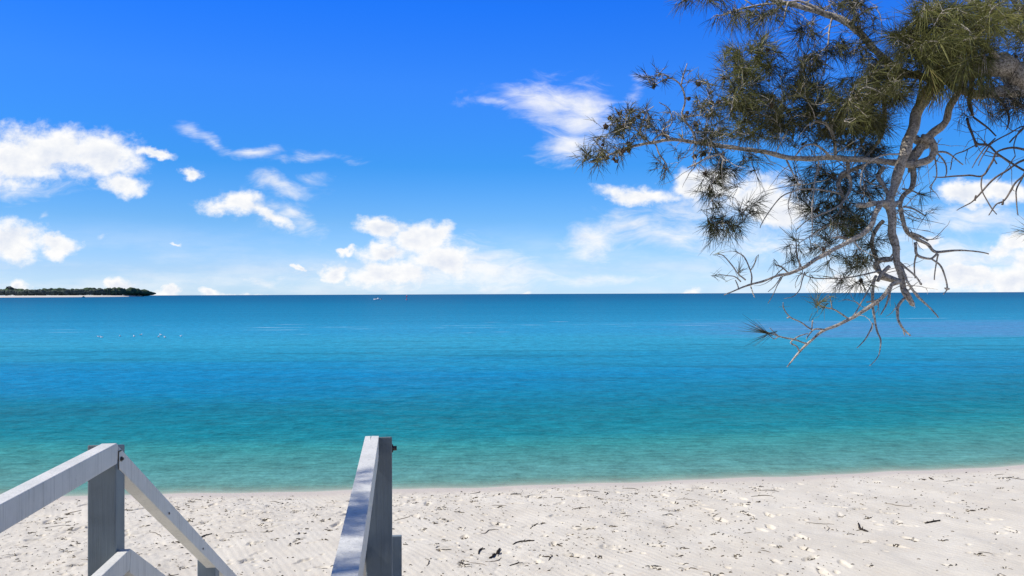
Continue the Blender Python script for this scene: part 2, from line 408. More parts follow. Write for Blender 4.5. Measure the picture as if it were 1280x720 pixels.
# darker weed beds and a blue tongue of deeper water to the left
weed = N.m('MULTIPLY', N.step(mid, .50, .64), N.m('MULTIPLY', N.step(so_, 5, 9), N.step(so_, 60, 26)))
c = N.mix(N.m('MULTIPLY', weed, .45), c, (.010, .135, .19))
cf0 = N.noise(N.mapping(pos, rot=(0, 0, R(4)), scale=(.6, .9, 1)), 1.2, 4, .7)
tong = N.m('MULTIPLY', N.m('MULTIPLY', N.step(N.m('ADD', N.m('MULTIPLY', X_, .6), N.m('MULTIPLY', N.m('SUBTRACT', big, .5), 30)), 4, -6), N.step(N.m('ADD', so_, N.m('ADD', N.m('MULTIPLY', N.m('SUBTRACT', mid, .5), 9), N.m('MULTIPLY', N.m('SUBTRACT', cf0, .5), 9))), 10.5, 14)), N.step(N.m('ADD', so_, N.m('MULTIPLY', N.m('SUBTRACT', big, .5), 26)), 29, 26))
c = N.mix(N.m('MULTIPLY', tong, .38), c, (.004, .20, .42))
# sandbar on the right: lavender shallow water with a straight near edge
barY = N.m('SUBTRACT', Y_, N.m('MULTIPLY', X_, .02))
bar = N.m('MULTIPLY', N.m('MULTIPLY', N.step(barY, 56, 57.5), N.step(barY, 96, 80)), N.step(N.m('ADD', X_, N.m('MULTIPLY', N.m('SUBTRACT', mid, .5), 30)), 8, 30))
c = N.mix(N.m('MULTIPLY', bar, N.step(mid, .3, .6, .35, .8)), c, (.075, .22, .42))
# broken foam lines over the bar
fl = N.mapping(pos, rot=(0, 0, R(8)), scale=(.10, 1.2, 1))
fn = N.noise(fl, 1.0, 3, .6); fn2 = N.noise(N.vm('MULTIPLY', pos, (1, 1, 1)), .10, 2, .5)
lineY = N.m('SUBTRACT', Y_, N.m('ADD', 82, N.m('MULTIPLY', X_, .16)))
fm = None
for off, wid in ((0, .5), (-5.5, .3), (9, .5), (-14, .25)):
    q = N.m('SUBTRACT', 1.0, N.m('DIVIDE', N.m('ABSOLUTE', N.m('ADD', N.m('SUBTRACT', lineY, off), N.m('MULTIPLY', N.m('SUBTRACT', fn2, .5), 6))), wid), clamp=True)
    fm = q if fm is None else N.m('MAXIMUM', fm, q)
foam = N.m('MULTIPLY', N.m('MULTIPLY', N.step(fm, 0, .6), N.m('MULTIPLY', N.step(fn, .54, .66), N.step(X_, -60, 20, .35, 1))), .7)
c = N.mix(foam, c, (.72, .80, .84))
# ripples
near_s = N.mapping(pos, rot=(0, 0, R(9)), scale=(.7, .9, 1))
b1 = N.noise(near_s, 9, 3, .6, .3); b2 = N.noise(near_s, 2.6, 3, .55, .4)
fs_ = N.mapping(pos, rot=(0, 0, R(-5)), scale=(.7, .8, 1))
b3 = N.noise(fs_, .7, 5, .65)
dist_f = N.step(so_, 5, 60)
nn = bump(N, b1, .55, .012); nn = bump(N, b2, .5, .035, nn); nn = bump(N, b3, .6, .22, nn)
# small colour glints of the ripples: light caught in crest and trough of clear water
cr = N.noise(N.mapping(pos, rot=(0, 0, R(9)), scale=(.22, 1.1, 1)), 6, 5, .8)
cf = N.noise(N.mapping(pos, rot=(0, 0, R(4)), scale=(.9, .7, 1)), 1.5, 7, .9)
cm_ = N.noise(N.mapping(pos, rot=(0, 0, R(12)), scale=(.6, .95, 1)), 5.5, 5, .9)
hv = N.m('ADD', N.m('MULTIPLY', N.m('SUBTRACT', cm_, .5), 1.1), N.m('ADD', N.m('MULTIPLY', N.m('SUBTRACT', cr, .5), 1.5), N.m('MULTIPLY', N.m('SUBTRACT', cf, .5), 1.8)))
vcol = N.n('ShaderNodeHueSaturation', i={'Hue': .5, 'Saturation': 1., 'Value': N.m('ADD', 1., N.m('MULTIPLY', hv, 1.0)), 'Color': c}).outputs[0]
df = N.n('ShaderNodeBsdfDiffuse', i={'Color': vcol, 'Normal': nn})
gl = N.n('ShaderNodeBsdfGlossy', i={'Color': (.85, .95, 1, 1), 'Roughness': .12, 'Normal': nn})
fr = N.n('ShaderNodeLayerWeight', i={'Blend': .5, 'Normal': nn}).outputs['Facing']
fr = N.m('ADD', .015, N.m('MULTIPLY', N.m('POWER', fr, 5.), .045))
b = N.n('ShaderNodeMixShader', i={0: fr, 1: df.outputs[0], 2: gl.outputs[0]})
tr = N.n('ShaderNodeBsdfTransparent', i={'Color': (.93, 1, .97, 1)})
al = N.ramp(N.m('DIVIDE', so_, 4., clamp=True), [(0, (.12,) * 3), (.05, (.45,) * 3), (.2, (.82,) * 3), (1, (1,) * 3)])
mx = N.n('ShaderNodeMixShader', i={0: al, 1: tr.outputs[0], 2: b.outputs[0]})
finish(N, mx)
tag(link('sea', me, sea_m), kind='structure')
#PART2
# ------------------------------------------------------------------ timber stairs and handrails
U = Vector((-.1387, .9903, 0)); V = Vector((.9903, .1387, 0)); Z = Vector((0, 0, 1))
O0 = Vector((-1.444, 2.72, 0)); ZT = 2.692; DECK = 1.62; SL = .568; GAP = .9306
def tw(t, w, z): return O0 + U * t + V * w + Z * z

def paint(name, tone, dirt, tone2):
    m_, N = mat(name)
    tc = N.n('ShaderNodeTexCoord').outputs['Object']; pos = N.n('ShaderNodeNewGeometry').outputs['Position']
    n1 = N.noise(pos, 6, 6, .65); grain = N.noise(N.mapping(tc, scale=(90, 90, 3)), 1, 5, .7); sp_ = N.noise(pos, 55, 3, .7)
    c = N.mix(N.step(n1, .35, .75), tone, tone2)
    c = N.mix(N.m('MULTIPLY', N.step(grain, .50, .72), .45), c, dirt)
    c = N.mix(N.m('MULTIPLY', N.step(sp_, .68, .74), .5), c, dirt)
    h = N.m('ADD', N.m('MULTIPLY', grain, 1.), N.m('MULTIPLY', n1, .6))
    finish(N, pbsdf(N, c, .55, bump(N, h, .5, .004), .35)); return m_
M_rail = paint('weathered_white_paint', (.72, .71, .66), (.27, .26, .23), (.60, .60, .56))
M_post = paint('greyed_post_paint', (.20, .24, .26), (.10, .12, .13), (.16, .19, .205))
M_deck = paint('grey_deck_timber', (.30, .28, .25), (.12, .11, .10), (.24, .22, .20))
metal, N = mat('rusty_galvanised_steel')
pos = N.n('ShaderNodeNewGeometry').outputs['Position']
finish(N, pbsdf(N, N.mix(N.step(N.noise(pos, 60, 4), .4, .6), (.16, .15, .14), (.10, .06, .04)), .5, None, .5, Metallic=.6))

def prism(mb, w0, w1, prof):
    """prof: outline in (t, z), extruded across from w0 to w1"""
    n = len(prof)
    v = [tw(t, w0, z) for t, z in prof] + [tw(t, w1, z) for t, z in prof]
    f = [tuple(range(n))[::-1], tuple(range(n, 2 * n))] + [(k, (k + 1) % n, n + (k + 1) % n, n + k) for k in range(n)]
    mb.add(v, f)
def fit(o, root):
    """keep the mesh where it is while its origin sits at the thing's base"""
    o.parent = root; o.location = -root.location
def handrail(side, w_post, rw0, rw1, mw0, mw1, label, low_w, low_top):
    r = empty('timber_handrail', tw(0, w_post, DECK)); tag(r, label, 'handrail', 'handrails of the beach stairs')
    pw = .092
    def P_(name, mb, m_, b=.004):
        o = mb.build(name, m_, None, bevel=b); fit(o, r); return o
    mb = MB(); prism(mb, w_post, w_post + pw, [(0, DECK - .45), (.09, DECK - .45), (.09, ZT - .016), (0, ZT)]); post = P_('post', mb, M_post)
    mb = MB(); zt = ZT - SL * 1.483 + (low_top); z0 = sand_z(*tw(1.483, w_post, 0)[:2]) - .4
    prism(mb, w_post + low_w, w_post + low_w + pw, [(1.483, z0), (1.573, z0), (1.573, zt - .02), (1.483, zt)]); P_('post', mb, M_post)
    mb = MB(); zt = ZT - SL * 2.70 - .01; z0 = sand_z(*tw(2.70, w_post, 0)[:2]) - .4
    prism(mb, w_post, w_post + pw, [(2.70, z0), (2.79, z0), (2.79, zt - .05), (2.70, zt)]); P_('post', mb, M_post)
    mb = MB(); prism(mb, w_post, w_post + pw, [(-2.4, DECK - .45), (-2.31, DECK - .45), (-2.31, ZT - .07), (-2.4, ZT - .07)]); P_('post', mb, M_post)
    # level top rail, its last decimetre split along the grain
    zr = ZT + .004; h = .071
    mb = MB()
    if side < 0:
        prism(mb, rw0, rw1, [(-2.45, zr - h), (.006, zr - h), (.018, zr - .012), (.004, zr), (-2.45, zr)])
    else:
        mid = rw0 + (rw1 - rw0) * .44
        out_ = [(-2.45, rw0), (0, rw0 + .001), (.004, mid - .0016), (-.085, mid - .0006), (.004, mid + .0016), (0, rw1), (-2.45, rw1)]
        n_ = len(out_); v_ = [tw(t, w, zr - h) for t, w in out_] + [tw(t, w, zr) for t, w in out_]
        mb.add(v_, [(0, 5, 4, 3), (0, 3, 2, 1), (0, 6, 5), (n_, n_ + 3, n_ + 4, n_ + 5), (n_, n_ + 1, n_ + 2, n_ + 3), (n_, n_ + 5, n_ + 6)] + [(k, (k + 1) % n_, n_ + (k + 1) % n_, n_ + k) for k in range(n_)])
    P_('top_rail', mb, M_rail, .003 if side < 0 else 0)
    mb = MB(); e = .021
    prism(mb, rw0, rw1, [(e, zr - .014), (2.82, zr - SL * 2.82 - .002), (2.82, zr - SL * 2.82 - .082), (e, zr - .082 - .008)])
    P_('stair_rail', mb, M_rail, .003)
    zm = 2.326
    mb = MB(); prism(mb, mw0, mw1, [(-2.45, zm - .07), (.02, zm - .07), (.032, zm), (-2.45, zm)]); P_('mid_rail', mb, M_rail, .003)
    mb = MB(); prism(mb, mw0, mw1, [(.035, zm - .002), (2.80, zm - SL * 2.77), (2.80, zm - SL * 2.77 - .08), (.022, zm - .08)]); P_('stair_mid_rail', mb, M_rail, .003)
    return r, P_
rl, PL = handrail(-1, 0, .044, .0945, .0945, .130, 'left white timber handrail with level rail, mid rail and steep stair rail', 0, -.03)
rr, PR = handrail(1, GAP, GAP - .0025, GAP + .046, GAP - .038, GAP - .0025, 'right white timber handrail with cracked rail end against a grey post', .036, .045)
# bolt, washer and angle bracket
def bolt_mb(p, d, r, l, sides=6):
    mb = MB(); p = Vector(p); d = Vector(d).normalized()
    mb.tube([p, p + d * .004], [r * 1.55] * 2, 14); mb.tube([p + d * .004, p + d * l], [r, r * .96], sides); return mb
PR('bolt', bolt_mb(tw(.045, GAP + .092, ZT - .05), V, .0095, .017), metal, 0)
PR('bolt', bolt_mb(tw(-.028, GAP - .0025, ZT - .052), -V, .009, .010), M_rail, 0)
mb = MB(); mb.obox(tw(.012, .0945, ZT - .088), U * .004, V * .003, Z * .062); mb.obox(tw(.012, .0945, ZT - .030), U * .03, V * .003, Z * .004 - U * 0); PL('bracket', mb, metal, 0)
PL('bolt', bolt_mb(tw(.042, .0945, ZT - .058), V, .0055, .009), metal, 0)
for q, hh in ((1.2, .03), (.62, .035)):
    PL('screw', bolt_mb(tw(q, .0945, ZT - SL * q - .05), V, .003, .002, 10), metal, 0)

st_root = empty('timber_stairs', tw(0, .5, DECK - .05)); tag(st_root, 'grey timber landing and steps leading down to the sand between the handrails', 'stairs')
def PS(name, mb, m_, b=.003):
    o = mb.build(name, m_, None, bevel=b); fit(o, st_root); return o
for k in range(24):
    mb = MB(); t0 = -3.3 + k * .142
    if t0 + .135 > -.02: break
    mb.obox(tw(t0, -.12, DECK - .032), U * .135, V * 2.6, Z * .032); PS('deck_board', mb, M_deck)
for w in (-.10, .95, 2.3):
    mb = MB(); mb.obox(tw(-3.3, w, DECK - .20), U * 3.28, V * .045, Z * .165); PS('bearer', mb, M_deck)
for w in (.01, .80):
    mb = MB(); prism(mb, w + .095, w + .14, [(-.0, DECK - .24), (2.6, DECK - .24 - SL * 2.6), (2.6, DECK - .02 - SL * 2.6), (.02, DECK - .02)]); PS('stringer', mb, M_deck)
for k in range(6):
    mb = MB(); t0 = .05 + k * .31; mb.obox(tw(t0, .142, DECK - .176 * (k + 1)), U * .28, V * .75, Z * .035); PS('step', mb, M_deck)
for t in (-3.2, -1.6):
    for w in (-.09, 2.28):
        p = tw(t, w, 0); mb = MB(); mb.obox(tw(t, w - .046, sand_z(p.x, p.y) - .3), U * .09, V * .09, Z * (DECK - .2 - sand_z(p.x, p.y) + .3)); PS('stump', mb, M_deck)

# ------------------------------------------------------------------ the she-oak
def bark(name, a_, b_, c_):
    m_, N = mat(name)
    pos = N.n('ShaderNodeNewGeometry').outputs['Position']
    n1 = N.noise(pos, 75, 7, .8); n2 = N.noise(pos, 12, 5, .65); n3 = N.noise(N.mapping(pos, scale=(1, 1, .35)), 90, 4, .7)
    c = N.mix(N.step(n1, .36, .58), b_, a_); c = N.mix(N.m('MULTIPLY', N.step(n2, .54, .70), .6), c, c_)
    finish(N, pbsdf(N, c, .9, bump(N, N.m('ADD', n1, N.m('MULTIPLY', n3, .7)), .8, .006), .2)); return m_
M_bark = bark('grey_she_oak_bark', (.62, .555, .46), (.115, .09, .068), (.24, .20, .16))
M_twig = bark('dead_twig_bark', (.20, .165, .14), (.08, .06, .05), (.33, .29, .25))
needle_m, N = mat('she_oak_needles')
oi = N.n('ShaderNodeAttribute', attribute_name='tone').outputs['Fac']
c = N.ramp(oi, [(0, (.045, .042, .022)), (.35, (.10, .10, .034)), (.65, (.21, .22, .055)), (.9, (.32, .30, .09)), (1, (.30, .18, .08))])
bb = pbsdf(N, c, .6, None, .3)
tl = N.n('ShaderNodeBsdfTranslucent', i={'Color': c})
mx = N.n('ShaderNodeMixShader', i={0: .22, 1: bb.outputs[0], 2: tl.outputs[0]}); finish(N, mx)
cone_m, N = mat('seed_cone')
pos = N.n('ShaderNodeNewGeometry').outputs['Position']
finish(N, pbsdf(N, N.mix(N.step(N.noise(pos, 200, 3), .4, .6), (.05, .03, .02), (.13, .09, .06)), .85, bump(N, N.noise(pos, 260, 2), .8, .003), .2))

base = Vector((5.25, 5.5, 0)); base.z = sand_z(5.25, 5.5) - .1
tree = empty('she_oak_tree', base)
tag(tree, 'gnarled coastal she-oak with drooping needle foliage and bare grey twigs overhanging the water', 'tree')
def treepart(mb, name, m_, parent=tree, smooth=True):
    o = mb.build(name, m_, None, smooth=smooth); o.parent = parent
    w = Vector(); q = parent
    while q is not None: w += q.location; q = q.parent
    o.location = -w; return o
SK = []            # skeleton points for the foliage: (pos, branch index)
BR = []            # branches: dict(mb, obj)
def curve(pts, d0, d1, bi, sides=8, per=5, wig=.006, rough=.12, skel=True, mb=None):
    """pts: (px, py, width px) traced; depth runs from d0 to d1 (or a 4th value)"""
    n = len(pts); P3 = []
    for i, p in enumerate(pts):
        d = p[3] if len(p) > 3 else d0 + (d1 - d0) * i / (n - 1)
        q = at(p[0], p[1], d); P3.append((q.x, q.y, q.z, max(p[2], .8) * (.39 if p[2] > 6 else .45) * d / F))
    C_ = catmull(P3, per); pos_, rad = [], []
    for i, q in enumerate(C_):
        v = Vector(q[:3]); r = max(q[3], .0012)
        if wig and 0 < i < len(C_) - 1: v += noise.noise_vector(v * 9) * (wig * .6 + r * .25)
        pos_.append(v); rad.append(r * (1 + .18 * noise.noise(v * 16)))
    (mb or BR[bi]['mb']).tube(pos_, rad, sides, rough=rough)
    if skel:
        for v in pos_[1:]: SK.append((v, bi))
    return pos_
def branch():
    BR.append(dict(mb=MB(), needles=[], tw=None)); BR[-1]['tw'] = BR[-1]['mb']; return len(BR) - 1

# trunk, leaning in from the right
mb = MB()
tp = [base, Vector((5.22, 5.48, 1.5)), Vector((5.02, 5.4, 2.7)), Vector((4.6, 5.25, 3.55)), Vector((4.05, 5.12, 4.2))]
C_ = catmull([(p.x, p.y, p.z, r) for p, r in zip(tp, (.24, .19, .17, .155, .135))], 8)
mb.tube([Vector(q[:3]) for q in C_], [q[3] * (1 + .12 * noise.noise(Vector(q[:3]) * 5)) for q in C_], 16, rough=.12)
C_ = catmull([(4.95, 5.36, 2.9, .12), (5.5, 5.5, 4.3, .10), (5.9, 5.9, 6.0, .06), (6.1, 6.2, 7.6, .02)], 7)
mb.tube([Vector(q[:3]) for q in C_], [q[3] for q in C_], 12, rough=.12)
treepart(mb, 'trunk', M_bark)

q0 = tp[-1]
def px_of(v, d=None):
    w = v - Vector((0, 0, H)); d = w.dot(fwd); return (640 + w.dot(rt) / d * F, 360 - w.dot(up) / d * F, d)
a0 = px_of(q0)
# 0: the big limb that enters the picture and turns down
b0 = branch()
curve([(a0[0], a0[1], 50, a0[2]), (1340, 122, 46, 5.1), (1285, 100, 42, 5.05), (1256, 86, 36, 5.0), (1225, 86, 28, 5.0), (1195, 94, 24, 5.0), (1170, 103, 21, 5.0), (1149, 138, 18, 5.0), (1138, 170, 17, 4.98), (1128, 202, 15.5, 4.96),
       (1117, 236, 14, 4.95), (1113, 262, 13.5, 4.93), (1117, 300, 12, 4.92), (1122, 330, 9.5, 4.9), (1128, 355, 8.5, 4.9), (1132, 371, 8, 4.88), (1141, 380, 5.5, 4.88)], 5, 5, b0, sides=14, per=6, wig=.012, rough=.22)
curve([(1325, 112, 24, 5.1), (1262, 112, 20), (1228, 118, 16), (1195, 112, 10), (1180, 98, 7)], 5.05, 5.0, b0, sides=10)
curve([(1100, 252, 5, 4.92), (1113, 258, 12, 4.93), (1125, 252, 5, 4.93)], 5, 5, b0, sides=8, skel=False)
curve([(1166, 100, 16), (1172, 92, 20), (1184, 93, 14)], 5, 5.02, b0, sides=10, skel=False)
curve([(1131, 362, 7), (1139, 378, 9), (1142, 382, 4)], 4.88, 4.87, b0, sides=8, skel=False)
# 1: upper limb running up and left
b1_ = branch()
curve([(1172, 100, 13), (1148, 95, 12), (1125, 88, 11), (1105, 72, 11), (1090, 58, 11), (1075, 42, 10.5), (1058, 29, 10), (1040, 20, 9.5), (1015, 12, 9), (988, 5, 8), (962, -2, 7), (930, -14, 5), (890, -22, 4), (850, -24, 3)], 5.0, 5.3, b1_, sides=10, rough=.2)
curve([(1040, 20, 5), (1005, 3, 3.5), (985, 3, 3), (950, 6, 3), (925, 12, 2.5), (908, 18, 2), (892, 20, 1.4)], 5.15, 5.2, b1_, sides=6)
curve([(985, 3, 3), (982, 15, 2.5), (980, 25, 2), (973, 35, 1.5)], 5.15, 5.1, b1_, sides=5)
curve([(1060, 30, 4), (1075, 18, 3), (1090, 10, 2.5), (1097, 9, 1.5)], 5.12, 5.05, b1_, sides=5)
curve([(1040, 20, 3), (1036, 45, 2.4), (1033, 70, 2), (1030, 95, 1.5)], 5.15, 5.1, b1_, sides=5)
curve([(1034, 58, 2.4), (1022, 70, 2), (1012, 84, 1.8), (1003, 80, 1.4)], 5.1, 5.05, b1_, sides=5)
curve([(962, -2, 4), (950, 10, 2.4), (940, 6, 2), (925, -5, 1.5)], 5.25, 5.3, b1_, sides=5)
curve([(930, -14, 3), (900, -4, 2), (872, -3, 1.8), (855, 2, 1.2)], 5.3, 5.3, b1_, sides=5)
# 2: the knotted loop beside the bend and the second stem below it
b2_ = branch()
curve([(1210, 92, 10), (1188, 132, 11), (1180, 152, 12), (1164, 166, 12), (1155, 176, 15), (1148, 190, 14), (1141, 203, 12), (1138, 215, 9)], 5.1, 5.1, b2_, sides=10, rough=.25, wig=.012)
curve([(1152, 172, 13), (1163, 176, 13), (1168, 188, 13), (1163, 198, 12), (1152, 203, 10), (1141, 207, 9)], 5.06, 5.05, b2_, sides=10, rough=.25)
curve([(1135, 168, 8), (1148, 176, 14), (1158, 182, 12)], 5.1, 5.12, b2_, sides=10, skel=False)
curve([(1141, 205, 9), (1141, 222, 8.5), (1137, 236, 8), (1129, 245, 7.5), (1126, 258, 7), (1128, 275, 7), (1133, 289, 6.5), (1144, 298, 5.5), (1159, 305.5, 4.5), (1171, 315, 4), (1193, 313, 2.8), (1216, 314, 2.2), (1236, 317.5, 1.4)], 5.08, 4.95, b2_, sides=8, rough=.2, wig=.01)
curve([(1138, 291, 4), (1151, 296, 3.6), (1160, 301, 3)], 5.0, 5.0, b2_, sides=6)
curve([(1144, 303, 4), (1147, 319, 3.6), (1162, 323.5, 3.4), (1169, 320, 3), (1173, 315, 3)], 5, 4.95, b2_, sides=6)
curve([(1146, 318, 2.6), (1143, 332, 2.2), (1144, 348, 1.8)], 5, 5, b2_, sides=5)
curve([(1165, 324, 3), (1175, 332, 2.6), (1182, 347, 2.4), (1184, 361, 2.2), (1179, 368, 1.2)], 4.95, 4.9, b2_, sides=5)
curve([(1181, 360, 2), (1184, 361, 4), (1187, 361, 2)], 4.9, 4.9, b2_, sides=6, skel=False)
curve([(1173, 318, 2.6), (1170, 332, 2), (1168, 350, 1.6)], 4.95, 5.0, b2_, sides=5)
curve([(1170, 190, 3.2), (1185, 192, 2.6), (1204, 206, 1.6)], 5.05, 5.0, b2_, sides=5)
curve([(1170, 190, 2.6), (1181, 203, 2.2), (1183, 214, 1.8), (1181, 221, 1.4)], 5.05, 5.0, b2_, sides=5)
curve([(1168, 193, 2.4), (1171, 217, 2), (1168, 226, 1.6), (1162, 234, 1.2)], 5.05, 5.1, b2_, sides=5)
curve([(1128, 236, 3), (1140, 238, 2.2), (1150, 243, 2)], 5.02, 5.0, b2_, sides=5)
curve([(1129, 258, 3), (1143, 262, 2.2), (1157, 270, 1.6)], 5.02, 4.95, b2_, sides=5)
# 3: long horizontal branch to the left
b3_ = branch()
H1 = curve([(1140, 205, 12), (1121, 203.6, 10.5), (1098, 201.6, 9.5), (1079, 199.7, 9), (1059, 198.7, 8.5), (1044, 196.5, 8.5), (1010, 198, 8), (983, 196.5, 7.5), (955, 190, 7), (930, 186, 6.5), (905, 183, 6), (885, 180, 5.6), (867, 178, 5.2), (848, 175.5, 5),
       (833, 175, 4.8), (817, 178, 4.2), (803, 180, 4), (790, 183, 3.4), (775, 189, 3), (762, 193, 2.6), (748, 199, 2), (737, 203, 1.4)], 5.05, 4.55, b3_, sides=12, per=4, wig=.006, rough=.18)
for L in ([(870, 175, 3.6), (864, 161, 3.2), (857, 152, 3), (853, 142, 2.8), (857, 126, 2.6), (851, 107, 2.4), (838, 98, 2), (824, 103, 1.4)],
          [(851, 107, 2.2), (853, 97, 2), (855, 90, 1.8), (859, 79, 1.2)], [(838, 98, 1.8), (830, 93, 1.4), (823, 92, 1.1)],
          [(814, 179, 2.4), (800, 166, 2), (805, 147, 1.8), (810, 138, 1.6), (817, 133, 1.3)], [(800, 167, 2), (790, 158, 1.7), (774, 143, 1.5), (768, 134, 1.1)],
          [(838, 175, 2.4), (828, 163, 2), (840, 154, 1.8), (836, 136, 1.6), (824, 128, 1.2)], [(815, 178, 2.2), (822, 170, 2), (830, 168, 1.7), (838, 171, 1.4)],
          [(819, 180, 2.4), (824, 192, 2.2), (831, 202, 2), (833, 211, 1.6), (825, 222, 1.2)], [(762, 193, 2), (750, 183, 1.6), (741, 173, 1.2)], [(775, 189, 1.8), (768, 196, 1.5), (772, 202, 1.2)],
          [(905, 190, 3), (900, 193, 2.8), (883, 197, 2.6), (871, 204, 2.2), (859, 210, 1.6)], [(871, 204, 2), (866, 212, 1.5)]):
    curve(L, 4.66, 4.6, b3_, sides=6, per=4)
# 4: grey twigs rising from and hanging below the horizontal branch
b4_ = branch()
for L, d0, d1 in (([(1044, 196, 5), (1044, 188, 4.6), (1042, 172, 4.4), (1038, 162, 4.2), (1031, 153.5, 3.8), (1019, 151, 3), (1013, 158, 2)], 4.93, 4.8),
          ([(1039, 164, 3), (1041, 152, 3), (1046, 140, 3), (1057, 130, 2.8), (1067, 122, 2.8), (1080, 110, 2.4), (1097, 113, 1.8)], 4.88, 4.75),
          ([(1039, 197, 3.6), (1030, 188, 3.4), (1019, 181, 3), (1005, 183, 2.4), (992, 197, 1.6)], 4.9, 4.85),
          ([(1023.6, 202, 3), (1021, 216, 2.4), (1018, 232, 2.2), (1015, 266, 2), (1015, 300, 1.2)], 4.9, 4.8),
          ([(1125, 192, 2.6), (1106, 194, 2.2), (1089, 200, 2), (1078, 213, 1.8), (1076, 235, 1.2)], 4.88, 4.75),
          ([(983, 200, 2.6), (992, 218, 2.2), (1000, 233, 1.8)], 4.85, 4.8),
          ([(1104, 209, 7), (1098, 220, 7), (1104, 231, 6.4), (1109, 240, 6), (1113, 252, 6)], 5.02, 4.96),
          ([(1060, 203, 6), (1061, 212, 6.4), (1052, 219, 6), (1048, 231, 5.4), (1053, 244, 4.4), (1052, 258, 3.6), (1047, 268, 2)], 5.04, 5.0),
          ([(1059, 214, 4.6), (1063, 226, 4.4), (1063, 238, 4), (1057, 248, 3.4), (1047, 258, 2.6), (1028, 267, 2.2), (1008, 276, 1.8), (996, 287, 1.2)], 5.02, 4.85),
          ([(1055, 246, 3), (1047, 241, 2.8), (1035, 239, 2.6), (1019, 236, 2.4), (1003, 236, 2.2), (989, 240, 2), (977, 246, 1.8), (968, 256, 1.7), (957, 270, 1.5), (950, 285, 1)], 5.0, 4.7),
          ([(1092, 200, 4), (1078, 208, 5), (1066, 212, 5), (1052, 222, 4)], 5.1, 5.1),
          ([(1105, 118, 5), (1105, 150, 6), (1103, 168, 5), (1092, 185, 4), (1081, 197, 4)], 5.2, 5.1),
          ([(1082, 168, 3), (1076, 182, 2.4), (1068, 196, 2.4)], 5.15, 5.0)):
    curve(L, d0, d1, b4_, sides=7, per=5, rough=.2)
# 5: the long low branch to the left above the horizon
b5_ = branch()
W2 = curve([(1112, 254, 9), (1101, 254, 9.5), (1096.5, 262, 9), (1090, 280, 8.5), (1080, 291, 8), (1066, 298, 7), (1053, 306, 6.4), (1040, 313.5, 6), (1020, 325, 5.2), (1003, 335, 4.6), (987, 341, 4), (970, 345.5, 3.6), (950, 352, 3), (935, 357, 2.6), (920, 363, 2), (905, 369, 1.2)], 4.93, 4.55, b5_, sides=9, rough=.2, wig=.009)
curve([(1104, 255, 6), (1092, 254, 8.5), (1082, 257, 8.5), (1071, 257, 7.5)], 4.94, 4.85, b5_, sides=9, rough=.25)
for L, d0, d1 in (([(1104, 276, 5.5), (1097, 283, 5.6), (1091, 295, 5.4), (1089.5, 306, 5.2), (1094, 319, 5), (1098, 332, 4.6), (1101, 340, 4)], 4.98, 4.95),
          ([(939, 356, 2.2), (939, 342, 2), (931, 322, 1.7), (920, 315, 1.2)], 4.62, 4.6), ([(932, 350, 2), (922, 342, 1.8), (915, 332, 1.8), (905, 320, 1.4), (897, 317, 1)], 4.6, 4.55),
          ([(926, 352, 1.8), (918, 346, 1.6), (909, 345, 1.4), (898, 343, 1)], 4.6, 4.55), ([(938, 338, 1.8), (943, 330, 1.5), (946, 320, 1.1)], 4.6, 4.6),
          ([(924, 362, 1.8), (922, 356, 1.6), (919, 350, 1.2)], 4.6, 4.6), ([(938, 357, 1.8), (941, 366, 1.5), (943.5, 372, 1)], 4.6, 4.55),
          ([(985, 341, 2.2), (977, 334, 2), (968, 331, 1.5)], 4.75, 4.7), ([(1002, 336, 2.6), (996, 320, 2.2), (995, 302, 1.6)], 4.75, 4.75),
          ([(978, 345, 1.8), (972, 356, 1.5), (968, 366, 1.2), (960, 379, .9)], 4.7, 4.65), ([(976, 346, 1.5), (968, 358, 1.3), (960, 365, .9)], 4.7, 4.7),
          ([(1006, 340, 2), (1003, 350, 1.6), (1000, 362, 1.4), (992, 370, 1.1), (980, 373, .8)], 4.75, 4.7),
          ([(1100, 339, 2.4), (1080, 343, 2), (1056, 347.5, 1.8), (1030, 348, 1.6), (1012, 346, 1.4), (1000, 340, 1.2)], 4.9, 4.75),
          ([(1063, 300, 3), (1051, 296, 4), (1041, 297, 3)], 4.85, 4.8), ([(1066, 299, 3), (1072, 308, 2.4), (1076, 314, 1.4)], 4.85, 4.8),
          ([(1060, 275, 2), (1040, 281, 1.8), (1022, 290, 1.6), (1000, 303, 1.1)], 4.9, 4.8)):
    curve(L, d0, d1, b5_, sides=6, per=4, rough=.15)
